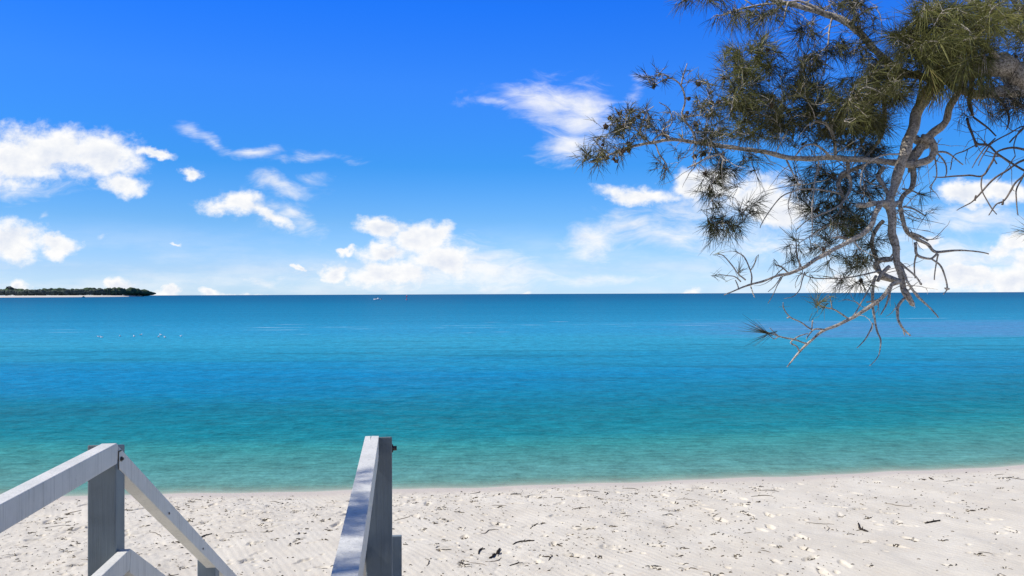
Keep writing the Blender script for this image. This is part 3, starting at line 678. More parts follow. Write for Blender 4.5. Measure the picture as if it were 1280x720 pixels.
# 6: bare lowest branch reaching down over the water
b6_ = branch()
curve([(1096, 338, 7), (1108, 346, 7.5), (1125, 351, 6.5), (1116, 355, 6), (1106, 368, 5.8), (1090, 382, 5.4), (1070, 394, 5), (1047, 406, 4.4), (1028, 414, 3.8), (1013, 427, 3.2), (999, 440, 2.6), (990, 451, 2), (984, 458.5, 1.2)], 4.93, 4.5, b6_, sides=9, rough=.2, wig=.007)
for L, d0, d1 in (([(1097, 325, 6), (1110, 326, 5), (1120, 322, 4)], 4.95, 4.92), ([(1099, 340, 6), (1094, 332, 6), (1100, 325, 5.4), (1112, 323, 4.6)], 4.97, 4.94),
          ([(1112, 333, 5), (1102, 343, 5.5), (1097, 352, 4)], 4.9, 4.9), ([(1118, 352, 4.5), (1108, 349, 5.4), (1097, 347, 4.6)], 4.9, 4.92),
          ([(1008, 429.5, 2.6), (993, 425, 2.2), (974, 420.5, 1.9), (957, 415, 1.5), (945, 408, 1)], 4.58, 4.45), ([(999, 438.5, 2.2), (996, 433, 2), (988, 428.5, 1.8), (998, 421, 1.8), (1010, 417, 1.5)], 4.55, 4.55),
          ([(1031, 412, 2.4), (1021, 411, 2.4), (1015, 414, 2), (1008, 424, 1.3)], 4.62, 4.58), ([(1015, 412, 2.2), (1002, 403.5, 2), (987, 396, 1.8), (979.5, 386, 1.5), (979, 378, .8)], 4.62, 4.5), ([(1015, 411, 1.8), (1016, 400, 1.5)], 4.62, 4.6),
          ([(987, 396, 1.8), (984, 397.5, 1.8)], 4.52, 4.5), ([(973, 420.5, 1.6), (966, 415, 1.4), (962, 410, 1)], 4.5, 4.47), ([(973, 421, 1.4), (967, 424, 1.2), (961, 419, .9)], 4.5, 4.47),
          ([(1061, 398.5, 2.6), (1050, 391, 2.2), (1042, 386.5, 2), (1030, 384, 1.6), (1023, 380, 1.1)], 4.7, 4.6), ([(1040, 386, 1.8), (1038, 374, 1.4), (1037, 370, 1)], 4.62, 4.6),
          ([(1064, 398, 2.4), (1071, 389, 2), (1079, 374.5, 1.8), (1088, 358, 1.8), (1094, 345, 1.6)], 4.7, 4.85),
          ([(1095, 345, 4.2), (1091, 357, 4), (1091, 377, 3.6), (1093, 399, 3), (1096, 414, 2.6), (1101, 426, 2.1), (1099.5, 441, 1.6), (1095, 449, 1.3), (1087, 457, .9)], 4.9, 4.7),
          ([(1091, 404, 2.4), (1084, 420, 2), (1078, 428, 1.7), (1071, 435, 1.2)], 4.8, 4.75), ([(1083, 377.5, 2.4), (1090, 376, 2.4), (1098, 374, 2)], 4.85, 4.82),
          ([(1115, 357, 3), (1109, 378, 2.5), (1101, 393, 1.4)], 4.9, 4.8),
          ([(1130, 373, 4.4), (1122, 383, 4), (1121.5, 392, 3.8), (1123, 400, 3.4), (1129, 411, 3), (1138, 419.5, 2)], 4.87, 4.75), ([(1128, 409, 2.4), (1131, 419, 1.6)], 4.78, 4.76),
          ([(1127, 333, 4), (1134, 352, 3.6), (1147, 370, 3), (1162, 385, 2.6), (1173, 397, 2)], 4.9, 4.75), ([(1122, 326, 3.4), (1141, 342, 2.8), (1151, 355, 2.4)], 4.9, 4.85), ([(1149, 353, 2), (1151, 355, 3.6), (1152, 356, 1.6)], 4.85, 4.85)):
    curve(L, d0, d1, b6_, sides=7, per=4, rough=.2)
# 7: bare dark twigs hanging in from the right
b7_ = branch()
hub = [(1330, 118, 14, 5.1), (1330, 160, 9, 4.9), (1318, 185, 7, 4.75), (1302, 200, 5, 4.7)]
curve(hub, 5, 4.7, b7_, sides=8)
for L, d0, d1 in (([(1302, 196, 4), (1280, 187.5, 3.2), (1265, 184.5, 3), (1246, 190, 3), (1240, 203, 2.8), (1229, 219, 2.6), (1212, 219, 2.4), (1198, 219.5, 2.4), (1182, 221, 2), (1166, 221, 1)], 4.7, 4.55),
          ([(1304, 200, 4), (1280, 200, 3.4), (1260, 212.5, 3), (1240, 225.5, 2.8), (1219, 249, 2.2), (1207, 257, 1.8), (1196, 263, 1)], 4.7, 4.5), ([(1220, 244, 2), (1218.5, 251, 3.4)], 4.55, 4.55),
          ([(1228, 219, 2), (1227.5, 237.5, 1.9), (1237.5, 257.5, 1.8), (1246, 268, 1.2)], 4.58, 4.5), ([(1300, 203, 4), (1284, 212, 4), (1279, 220, 3.4), (1268, 230, 2.4), (1255, 250, 2.4), (1245, 256, 2), (1236, 269, 1.3)], 4.7, 4.5),
          ([(1254, 249, 2), (1253, 256, 3)], 4.55, 4.55), ([(1278, 222, 2.6), (1270, 237.5, 2), (1271, 252, 1.8), (1272.5, 269, 1.6)], 4.65, 4.5),
          ([(1209, 148, 4.5), (1214, 165, 3.6), (1221, 179, 3.4), (1235, 181, 3), (1247.5, 192.5, 2.8), (1264, 203, 2.6), (1282, 214, 3.4)], 4.95, 4.68), ([(1218, 176, 2.6), (1221, 184, 3)], 4.9, 4.9),
          ([(1216, 146, 3), (1235, 160, 2.6), (1245, 170, 2)], 4.95, 4.85), ([(1306, 165, 3), (1280, 157.5, 2.2), (1262, 167, 2), (1242, 177.5, 2), (1230, 192, 1.6), (1223, 207, 1)], 4.8, 4.6),
          ([(1306, 160, 3), (1278, 160, 2), (1268, 180, 1.6), (1269, 195, 1.1)], 4.8, 4.6), ([(1280, 160, 2), (1262, 178, 2.4)], 4.75, 4.7), ([(1244, 173, 2), (1227, 190, 1.7), (1215, 210, 1)], 4.75, 4.6),
          ([(1221, 181, 2), (1206, 188, 1.8), (1192, 195, 1.6), (1188, 212, 1.3)], 4.9, 4.75), ([(1242, 198, 2), (1246, 205, 2.2)], 4.65, 4.65), ([(1216, 145, 4), (1212, 128, 6), (1215, 100, 7)], 4.97, 5.0),
          ([(1245, 120, 5), (1255, 132, 4), (1262, 148, 3), (1258, 162, 1.6)], 5.0, 4.85), ([(1318, 150, 4), (1292, 140, 3.4), (1262, 122, 4)], 4.95, 5.0)):
    curve(L, d0, d1, b7_, sides=6, per=4, rough=.15)
# 8: upper crown limbs right, above the big limb
b8_ = branch()
curve([(1345, 118, 26, 5.15), (1300, 60, 20, 5.3), (1262, 30, 14, 5.4), (1225, 8, 10, 5.45), (1190, -12, 7, 5.5), (1150, -30, 4, 5.5)], 5, 5, b8_, sides=10)
curve([(1256, 86, 14, 5.02), (1235, 60, 9, 4.9), (1205, 42, 7, 4.8), (1178, 30, 5, 4.75), (1152, 20, 3, 4.7)], 5, 5, b8_, sides=8)
curve([(1300, 62, 12, 5.3), (1290, 30, 9, 5.0), (1270, 5, 6, 4.9), (1255, -18, 4, 4.85)], 5, 5, b8_, sides=8)
curve([(1195, 94, 9, 5.0), (1175, 72, 6, 4.95), (1150, 62, 4, 4.9), (1128, 52, 3, 4.85)], 5, 5, b8_, sides=7)
curve([(1340, 130, 12, 5.1), (1330, 200, 7, 4.9), (1310, 270, 4, 4.8), (1296, 292, 3, 4.75)], 5, 5, b8_, sides=6)
# 9: unseen overhead limb, added to carry foliage that shades the right rail
b9_ = branch()
C_ = [(4.95, 5.36, 3.2, .10), (4.2, 4.4, 5.0, .085), (2.8, 3.0, 5.9, .07), (1.0, 1.9, 6.1, .05), (-1.0, 1.3, 5.8, .035), (-2.2, 1.2, 5.4, .02), (-2.9, .9, 5.1, .01)]
pp = [Vector(q[:3]) for q in catmull(C_, 6)]; BR[b9_]['mb'].tube(pp, [q[3] for q in catmull(C_, 6)], 8)

# fine dead twigs that tangle round the limbs
rt_ = random.Random(21)
def tangle(bi, x0, x1, y0, y1, n, lo, hi):
    cand = [v for v, b_ in SK if b_ == bi and x0 < px_of(v)[0] < x1 and y0 < px_of(v)[1] < y1]
    for _ in range(n):
        p = Vector(rt_.choice(cand)); d = Vector((rt_.gauss(0, 1), rt_.gauss(0, .7), rt_.gauss(-.35, .8))).normalized(); L = rt_.uniform(lo, hi); k = 6
        pts = [p]; bend = Vector((rt_.gauss(0, .35), rt_.gauss(0, .3), rt_.gauss(-.1, .3)))
        for i in range(k):
            d = (d + bend * .55 + Vector((rt_.gauss(0, .16), rt_.gauss(0, .16), rt_.gauss(0, .16)))).normalized(); pts.append(pts[-1] + d * L / k)
        r0 = rt_.uniform(.0022, .0042)
        BR[bi]['mb'].tube(pts, list(np.linspace(r0, .0010, len(pts))), 4, cap=False)
        if rt_.random() < .6:
            j = rt_.randint(2, 4); e = (pts[j] - pts[j - 1]).normalized() + Vector((rt_.gauss(0, .6), rt_.gauss(0, .6), rt_.gauss(0, .6))); q = [pts[j]]
            for i in range(3): q.append(q[-1] + (e.normalized() + Vector((rt_.gauss(0, .25),) * 3)) * L * .12)
            BR[bi]['mb'].tube(q, [r0 * .6, r0 * .5, .0011, .0008], 4, cap=False)
        for v in pts[3:]: SK.append((v, bi))
tangle(0, 1090, 1150, 180, 372, 34, .10, .32); tangle(2, 1120, 1175, 140, 300, 22, .10, .30); tangle(3, 860, 1140, 150, 230, 34, .10, .34)
tangle(4, 985, 1120, 110, 300, 40, .08, .28); tangle(5, 960, 1115, 250, 345, 30, .08, .24); tangle(6, 1040, 1140, 320, 400, 14, .06, .2); tangle(0, 1180, 1290, 60, 130, 26, .15, .4)
tangle(1, 960, 1170, 0, 110, 24, .1, .3); tangle(7, 1200, 1330, 110, 230, 14, .1, .3)

# ---- foliage: tufts of thin jointed needles on fine twigs
SKP = [np.array([v for v, b in SK if b == i]) if any(b == i for v, b in SK) else np.zeros((0, 3)) for i in range(len(BR))]
class Grow:
    def __init__(s, bi):
        s.bi = bi; s.nodes = [Vector(p) for p in SKP[bi]]
    def nearest(s, p):
        A = np.array(s.nodes); d = ((A - np.array(p)) ** 2).sum(1); i = int(d.argmin()); return s.nodes[i], math.sqrt(d[i])
NV, NF, NT_ = {}, {}, {}
for i in range(len(BR)): NV[i] = []; NT_[i] = []
def needles(bi, p, d, n, L, spread, tone, droop=.25, wid=.00125):
    """n needles from p around direction d (arrays are collected per branch)"""
    d = Vector(d).normalized(); a_ = d.orthogonal().normalized(); b_ = d.cross(a_)
    for _ in range(n):
        th = spread * math.sqrt(random.random()); ph = random.uniform(0, 2 * math.pi)
        dd = d * math.cos(th) + (a_ * math.cos(ph) + b_ * math.sin(ph)) * math.sin(th)
        l = L * random.uniform(.55, 1.15)
        o = Vector(p) - d * random.uniform(0, .05)
        sag = Vector((random.gauss(0, .10), random.gauss(0, .10), -droop * random.uniform(.3, 1.2)))
        m1 = o + dd * l * .5 + sag * l * .18; e = o + dd * l + sag * l * .6
        NV[bi].append((o, m1, e, wid * random.uniform(.8, 1.25))); NT_[bi].append(min(1, max(0, tone + random.gauss(0, .17))))
def tuft(g, p, n, L, spread, tone, along=True, thin=.0016, droop=.25):
    q, dist = g.nearest(p)
    v = p - q
    if dist > .02:
        mid = q + v * .5 + Vector((random.gauss(0, .05), random.gauss(0, .05), random.gauss(.02, .05))) * min(1, dist * 3)
        pts = catmull([tuple(q), tuple(mid), tuple(p)], 4); pts = [Vector(x) for x in pts]
        r0 = min(.0045, thin + dist * .006)
        BR[g.bi]['tw'].tube(pts, list(np.linspace(r0, thin * .8, len(pts))), 4, cap=False)
        g.nodes += pts[2:]
        d = (pts[-1] - pts[-3]).normalized()
    else: pts = [q, p]; d = Vector((random.gauss(0, 1), random.gauss(0, 1), random.gauss(0, 1)))
    d = (d + Vector((random.gauss(0, .25), random.gauss(0, .25), random.gauss(0, .25)))).normalized()
    needles(g.bi, p, d, int(n * .62), L, spread * .8, tone, droop)
    if along and len(pts) > 3:
        for _ in range(2 + n // 12):                 # short side shoots, each with its own small fan
            x = pts[random.randint(1, len(pts) - 1)]
            sd = (d + Vector((random.gauss(0, .9), random.gauss(0, .9), random.gauss(-.1, .8)))).normalized(); l_ = random.uniform(.03, .09); e_ = Vector(x) + sd * l_
            BR[g.bi]['tw'].tube([x, (Vector(x) + e_) / 2 + Vector((0, 0, .004)), e_], [.0017, .0014, .0011], 3, cap=False)
            needles(g.bi, e_, sd, 3 + n // 7, L * .85, .75, tone - .06, droop)
    return d
cones = []
def mass(bi, ells, cone_rate=0., L=.12, n=26, spread=1.0):
    """ells: (cx, cy, rx, ry, depth, depth spread, count, tone)"""
    g = Grow(bi); todo = []
    for (cx, cy, rx, ry, d, ds, cnt, tone) in ells:
        for _ in range(cnt):
            a_ = random.uniform(0, 2 * math.pi); r = math.sqrt(random.random())
            todo.append((at(cx + rx * r * math.cos(a_), cy + ry * r * math.sin(a_), d + random.gauss(0, ds)), tone))
    A = np.array(g.nodes)
    todo.sort(key=lambda q: ((A - np.array(q[0])) ** 2).sum(1).min())
    for p, tone in todo:
        tuft(g, p, int(n * random.uniform(.6, 1.3)), L * random.uniform(.8, 1.2), spread, tone)
        if random.random() < cone_rate: cones.append((bi, p + Vector((random.gauss(0, .02), random.gauss(0, .02), random.gauss(-.01, .02)))))
def spots(bi, lst, L=.12, n=34, spread=1.25):
    g = Grow(bi)
    for (x, y, d, k, tone) in lst: tuft(g, at(x, y, d), int(n * k), L * (.8 + .2 * k), spread, tone)

# left end of the horizontal branch: small tufts with cones
mass(3, [(742, 197, 16, 10, 4.57, .05, 15, .45), (768, 178, 24, 22, 4.6, .08, 22, .3), (778, 152, 20, 20, 4.6, .08, 26, .28), (797, 160, 16, 18, 4.6, .07, 12, .28), (830, 150, 26, 26, 4.65, .07, 15, .2), (826, 102, 14, 12, 4.65, .05, 7, .2),
         (872, 158, 22, 24, 4.75, .12, 29, .38), (882, 118, 20, 20, 4.78, .12, 17, .42), (868, 190, 40, 10, 4.8, .06, 8, .3), (828, 205, 9, 14, 4.65, .05, 5, .2)], .30, L=.075, n=17)
spots(3, [(857, 88, 4.62, .3, .3), (882, 104, 4.78, 1, .6), (824, 92, 4.65, .3, .2)], L=.10)
# dense foliage above the horizontal branch
mass(3, [(920, 145, 38, 32, 4.98, .14, 44, .46), (958, 145, 40, 34, 5.05, .16, 44, .40), (1000, 158, 38, 26, 5.12, .16, 38, .34), (925, 100, 22, 22, 4.95, .15, 18, .45), (945, 92, 22, 16, 5.0, .12, 9, .52), (955, 60, 16, 14, 5.0, .12, 8, .62), (918, 72, 14, 16, 4.95, .1, 14, .6), (955, 70, 22, 20, 5.0, .1, 12, .5), (940, 125, 30, 20, 4.9, .12, 16, .4),
         (985, 105, 34, 26, 5.05, .2, 20, .25), (1010, 125, 30, 26, 5.05, .2, 26, .35)], .05, L=.125, n=28)
# hanging cluster left
spots(3, [(888, 240, 4.72, 1.3, .30), (896, 224, 4.75, 1, .3), (902, 210, 4.75, 1, .35), (925, 214, 4.78, 1.1, .35), (918, 232, 4.74, .8, .3), (890, 285, 4.7, 1.5, .3), (905, 278, 4.72, 1.2, .26), (914, 286, 4.7, 1., .3), (932, 275, 4.72, 1.1, .25), (925, 262, 4.72, .6, .3),
          (947, 252, 4.74, 1.0, .25), (940, 198, 4.8, 1, .35), (905, 196, 4.78, 1, .4), (898, 255, 4.73, .8, .3), (882, 262, 4.7, .5, .3)], L=.115, n=34)
mass(3, [(893, 228, 20, 22, 4.73, .05, 15, .3), (903, 282, 28, 13, 4.71, .05, 15, .28), (940, 262, 14, 14, 4.73, .05, 5, .28), (925, 205, 24, 12, 4.78, .05, 7, .3)], .05, L=.10, n=18)
# behind, under the branch
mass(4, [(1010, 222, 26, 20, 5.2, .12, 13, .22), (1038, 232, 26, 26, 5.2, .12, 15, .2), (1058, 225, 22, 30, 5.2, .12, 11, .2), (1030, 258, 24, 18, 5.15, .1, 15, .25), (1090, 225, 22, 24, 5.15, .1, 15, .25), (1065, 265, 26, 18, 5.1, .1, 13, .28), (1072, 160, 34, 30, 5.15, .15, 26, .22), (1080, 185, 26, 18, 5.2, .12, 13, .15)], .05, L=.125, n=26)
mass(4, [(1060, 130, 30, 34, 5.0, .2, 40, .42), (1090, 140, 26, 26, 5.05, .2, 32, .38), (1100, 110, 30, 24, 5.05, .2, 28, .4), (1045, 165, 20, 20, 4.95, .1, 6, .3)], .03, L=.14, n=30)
mass(5, [(1070, 285, 16, 14, 4.98, .08, 10, .62), (1060, 270, 22, 20, 5.0, .1, 11, .3), (1040, 290, 20, 14, 4.95, .08, 8, .3), (1078, 325, 14, 8, 4.95, .06, 6, .6), (1055, 330, 26, 16, 4.9, .08, 10, .3), (1030, 305, 18, 10, 4.85, .06, 6, .3), (1095, 300, 16, 24, 5.0, .08, 8, .3), (1062, 350, 24, 8, 4.85, .06, 6, .25)], .1, L=.115, n=22)
spots(5, [(992, 297, 4.76, 1.2, .55), (983, 308, 4.76, 1, .4), (1000, 313, 4.76, .9, .5), (990, 325, 4.76, .9, .35), (970, 331, 4.7, .8, .3), (1015, 307, 4.8, .6, .3), (1010, 340, 4.75, .4, .3), (897, 317, 4.56, .5, .45), (920, 315, 4.6, .5, .4), (898, 343, 4.55, .6, .35), (925, 338, 4.6, .5, .3), (946, 320, 4.6, .25, .3), (905, 345, 4.56, .35, .35), (1015, 345, 4.75, .4, .25)], L=.105, n=26)
spots(6, [(1021, 379, 4.58, 1.2, .72), (1030, 383, 4.6, .7, .5), (1038, 371, 4.6, .2, .3), (1016, 399, 4.6, .3, .3), (979, 386, 4.52, .12, .3)], L=.105, n=30)
g6 = Grow(6); needles(6, at(957, 415, 4.46), at(925, 398, 4.45) - at(957, 415, 4.46), 22, .17, .45, .25, .05); needles(6, at(962, 416, 4.48), at(925, 425, 4.45) - at(962, 416, 4.48), 9, .15, .5, .2, .1)
# beside the second stem
spots(2, [(1150, 243, 4.98, 1, .22), (1157, 270, 4.95, .7, .22), (1166, 262, 4.95, .3, .22), (1148, 262, 4.98, .4, .22), (1150, 212, 5.0, .5, .25), (1136, 272, 5.0, .4, .3)], L=.13, n=26)
# top left sprays of the upper limb
mass(1, [(858, 0, 10, 5, 5.3, .06, 5, .35), (905, 20, 20, 10, 5.2, .08, 8, .4), (945, 18, 26, 12, 5.2, .1, 14, .45), (970, 12, 18, 12, 5.15, .1, 8, .4), (1008, 38, 14, 10, 5.15, .08, 14, .25), (1015, 72, 22, 16, 5.1, .08, 16, .25), (1060, 60, 22, 16, 5.05, .08, 14, .3), (1080, 25, 16, 14, 5.05, .08, 8, .3), (1045, 62, 16, 8, 5.05, .08, 5, .3),
         (1040, 5, 34, 10, 5.2, .12, 16, .3), (1070, 8, 18, 8, 5.1, .1, 7, .28), (890, -6, 40, 8, 5.3, .1, 10, .35), (1012, 92, 20, 14, 5.1, .1, 8, .25)], .04, L=.13, n=22)
# crown on the right
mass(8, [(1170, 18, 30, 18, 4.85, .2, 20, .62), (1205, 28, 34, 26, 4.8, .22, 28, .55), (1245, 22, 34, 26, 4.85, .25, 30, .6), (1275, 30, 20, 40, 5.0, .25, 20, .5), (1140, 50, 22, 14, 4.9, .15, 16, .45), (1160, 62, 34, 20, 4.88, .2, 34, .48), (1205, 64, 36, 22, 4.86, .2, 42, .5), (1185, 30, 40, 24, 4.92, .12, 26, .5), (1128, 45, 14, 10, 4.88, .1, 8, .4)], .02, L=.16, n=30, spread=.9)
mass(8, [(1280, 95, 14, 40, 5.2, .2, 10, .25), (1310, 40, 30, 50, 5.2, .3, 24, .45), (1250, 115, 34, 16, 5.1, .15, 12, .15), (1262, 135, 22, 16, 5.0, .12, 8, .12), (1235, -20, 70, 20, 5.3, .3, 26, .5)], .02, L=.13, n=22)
mass(1, [(1095, 84, 26, 14, 5.0, .12, 14, .35), (1130, 80, 26, 16, 4.95, .15, 16, .4), (1120, 108, 26, 14, 4.98, .15, 14, .38)], .02, L=.14, n=28)
# long drooping sprays that hang over the bend
g0 = Grow(0)
for _ in range(62):
    x = random.uniform(1148, 1238); y = random.uniform(78, 112); p = at(x, y, 4.86 + random.gauss(0, .1))
    q, dist = g0.nearest(p)
    BR[0]['tw'].tube([q, (q + p) / 2 + Vector((0, 0, .03)), p], [.003, .0022, .0016], 4, cap=False)
    d = Vector((random.gauss(-.1, .45), random.gauss(-.2, .3), -1)).normalized()
    needles(0, p, d, 12, .19, .5, random.choice([.45, .7, .8]), .1, .0014)
for _ in range(34):
    x = random.uniform(1195, 1285); y = random.uniform(105, 150); p = at(x, y, 5.0 + random.gauss(0, .15))
    tuft(g0, p, 9, .12, .9, .12)
spots(8, [(1284, 290, 4.75, .8, .4), (1292, 282, 4.75, 1, .4)], L=.12)
# unseen tufts added toward the sun to cast leaf shade on the rail
g9 = Grow(0); g9.bi = 9; g9.nodes = pp[8:]
for t_, s_, k_ in ((-.63, .035, 3), (-1.03, .10, 34), (-1.42, .07, 8), (-1.9, .16, 14), (-2.4, .3, 14)):
    c_ = tw(t_, .953, ZT) + tosun * 3.3
    for _ in range(k_):
        p = Vector(c_) + Vector((random.gauss(0, s_), random.gauss(0, s_), random.gauss(0, s_)))
        tuft(g9, p, 26, .13, 1.2, .35)
# right-hand edge hides the stub of the crown
def build_needles(bi):
    n = len(NV[bi])
    if not n: return None
    O = np.array([[*a_[0]] for a_ in NV[bi]]); M_ = np.array([[*a_[1]] for a_ in NV[bi]]); E = np.array([[*a_[2]] for a_ in NV[bi]]); w = np.array([a_[3] for a_ in NV[bi]])[:, None]
    T = E - O; T /= np.linalg.norm(T, axis=1)[:, None] + 1e-9
    ref = np.tile(np.array([[.3, .2, .93]]), (n, 1)); A_ = np.cross(T, ref); A_ /= np.linalg.norm(A_, axis=1)[:, None] + 1e-9; B_ = np.cross(T, A_)
    ph = rng.uniform(0, 6.28, (n, 1)); ring = []
    for k in range(3):
        a_ = ph + k * 2.0944; ring.append(A_ * np.cos(a_) + B_ * np.sin(a_))
    V_ = np.stack([O + ring[0] * w, O + ring[1] * w, O + ring[2] * w, M_ + ring[0] * w * .85, M_ + ring[1] * w * .85, M_ + ring[2] * w * .85,
                   E + ring[0] * w * .3, E + ring[1] * w * .3, E + ring[2] * w * .3], 1).reshape(-1, 3)
    b_ = (np.arange(n) * 9)[:, None]
    F_ = np.concatenate([b_ + np.array([[i, (i + 1) % 3, 3 + (i + 1) % 3, 3 + i]]) + off for off in (0, 3) for i in range(3)])
    me = np_mesh('foliage', V_, F_)
    me.polygons.foreach_set('use_smooth', np.zeros(len(F_), bool))
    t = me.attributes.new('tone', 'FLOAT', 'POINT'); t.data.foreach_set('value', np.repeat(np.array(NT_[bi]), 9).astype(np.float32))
    return me
LAB = {1: 'speckled upper limb running up to the left', 2: 'knotted loop and thin stem ending in bare hooked twigs', 3: 'long pale horizontal branch reaching left', 6: 'lowest bare silver branch over the water', 7: 'bare dark twigs at the right edge'}
for i, b in enumerate(BR):
    o = treepart(b['mb'], 'branch', M_bark if i not in (7,) else M_twig)
    if i in LAB: o['label'] = LAB[i]
    b['obj'] = o
    def sub(me, name, m_):
        c_ = link(name, me, m_, None); c_.parent = o; return c_
    me = build_needles(i)
    if me: sub(me, 'foliage', needle_m)
cm = MB()
for k in range(1): cm.blob((0, 0, 0), (.011, .011, .014), 9, 8, .9, 3.1)
cme = cm.mesh('seed_cone'); cme.materials.append(cone_m)
rd = random.Random(3)
for j, (bi, p) in enumerate(cones[:95]):
    o = bpy.data.objects.new('seed_cone', cme); COL.objects.link(o); o.parent = BR[bi]['obj']; o.location = p
    o.rotation_euler = (rd.uniform(0, 3), rd.uniform(0, 3), rd.uniform(0, 3)); o.scale = (rd.uniform(.8, 1.25),) * 3
print('needles', sum(len(v) for v in NV.values()), 'cones', len(cones))
#PART3
# ------------------------------------------------------------------ wooded point on the horizon
def gpt(px, Y): return Vector(((px - 640) / F * Y, Y, 0))
line = [(-900, 1500), (-420, 1560), (-150, 1610), (0, 1650), (60, 1690), (110, 1760), (140, 1840), (160, 1930), (173, 2040), (178, 2120)]
L_ = catmull([(gpt(a_, y)[0], y) for a_, y in line], 8)
rows = [(0, -.6), (12, 1.4), (34, 2.8), (60, 3.9), (300, 4.2), (700, 4.2), (900, -2)]
vs, nrow = [], len(rows)
for i, (x, y) in enumerate(L_):
    w = min(1, (len(L_) - 1 - i) / 10 + .04)
    for d, z in rows: vs.append((x - d * .45 * w, y + d * w + 2 * math.sin(i * 1.7), z))
me = np_mesh('headland', np.array(vs), grid_quads(len(L_), nrow)[:, ::-1])
head_m, N = mat('headland_ground')
zz = N.n('ShaderNodeSeparateXYZ', i={0: N.n('ShaderNodeNewGeometry').outputs['Position']}).outputs[2]
finish(N, pbsdf(N, N.mix(N.step(zz, 3.85, 4.1), (.62, .57, .49), (.07, .08, .045)), .95, None, .1))
tag(link('headland', me, head_m), kind='structure')
wood_m, N = mat('far_woodland')
tn = N.n('ShaderNodeAttribute', attribute_name='tone').outputs['Fac']; pos = N.n('ShaderNodeNewGeometry').outputs['Position']
n1 = N.noise(pos, .25, 5, .7)
c = N.ramp(tn, [(0, (.10, .115, .11)), (.5, (.08, .11, .07)), (1, (.09, .15, .06))])
c = N.mix(N.step(n1, .4, .65), c, (.035, .048, .038))
finish(N, pbsdf(N, c, .9, bump(N, n1, 1, 1.2), .1))
ico = []
import bmesh
bm = bmesh.new(); bmesh.ops.create_icosphere(bm, subdivisions=2, radius=1); IV = np.array([v.co[:] for v in bm.verts]); IF = np.array([[v.index for v in f.verts] for f in bm.faces]); bm.free()
VV, FF, TT, cnt = [], [], [], 0
Lx = np.array(L_)
def crown(x, y, z, rx, rz, tone):
    global cnt
    seed = rng.uniform(0, 99)
    q = np.array([1 + .32 * noise.noise(Vector(v) * 2.1 + Vector((seed, 0, 0))) for v in IV])[:, None]
    VV.append(IV * q * np.array([rx, rx, rz]) + np.array([x, y, z])); FF.append(IF + cnt * len(IV)); TT.append(np.full(len(IV), tone)); cnt += 1
seg = np.linspace(0, len(L_) - 1.001, 900)
for i, t in enumerate(seg):
    k = int(t); x, y = Lx[k] + (Lx[k + 1] - Lx[k]) * (t - k); w = min(1, (len(L_) - 1 - t) / 10 + .04); sc = y / 1700
    taper = min(1, ((len(L_) - 1 - t) / 26) ** .75 + .14)
    hmax = (18.5 + 2.5 * math.sin(t * .9) + 1.5 * math.sin(t * 2.3 + 1)) * sc * taper
    d = 60 * w; x -= 36 * w
    crown(x, y + d + rng.uniform(0, 8), 4.6 + hmax * rng.uniform(.24, .34), rng.uniform(3, 5) * sc, hmax * rng.uniform(.22, .32), rng.uniform(0, .3))
    crown(x + rng.uniform(-5, 5), y + d + 30 * w + rng.uniform(0, 20), hmax * rng.uniform(.50, .66), rng.uniform(3.5, 6.5) * sc, hmax * rng.uniform(.22, .32), rng.uniform(.3, 1))
    if i % 2: crown(x + rng.uniform(-5, 5), y + d + 90 * w, hmax * rng.uniform(.55, .75), rng.uniform(6, 11) * sc, hmax * rng.uniform(.24, .34), rng.uniform(.4, 1))
VV = np.concatenate(VV); FF = np.concatenate(FF); TT = np.concatenate(TT)
me = bpy.data.meshes.new('woodland'); me.vertices.add(len(VV)); me.vertices.foreach_set('co', VV.astype(np.float32).ravel())
me.loops.add(len(FF) * 3); me.loops.foreach_set('vertex_index', FF.astype(np.int32).ravel()); me.polygons.add(len(FF)); me.polygons.foreach_set('loop_start', np.arange(len(FF), dtype=np.int32) * 3)
me.update(calc_edges=True); t = me.attributes.new('tone', 'FLOAT', 'POINT'); t.data.foreach_set('value', TT.astype(np.float32))
tag(link('woodland', me, wood_m), 'dark low woodland covering the distant sandy point', 'woodland', kind='stuff')
# the one tall tree that stands above the rest
c0 = gpt(13, 1790); tr = empty('tall_tree', (c0.x, c0.y, 3)); tag(tr, 'tallest round-topped tree rising above the woodland on the distant point', 'tree')
mb = MB(); mb.tube([Vector((0, 0, 0)), Vector((.5, 0, 8)), Vector((0, 0, 17))], [.6, .45, .25], 8); o = mb.build('trunk', M_bark, tr)
mb = MB()
for k in range(9): mb.blob((rng.uniform(-5, 5), rng.uniform(-3, 3), 16 + rng.uniform(-1.5, 3)), (rng.uniform(3, 5),) * 2 + (rng.uniform(2.2, 3.4),), 9, 7, .7, k * 3.)
mb.build('crown', wood_m, tr)

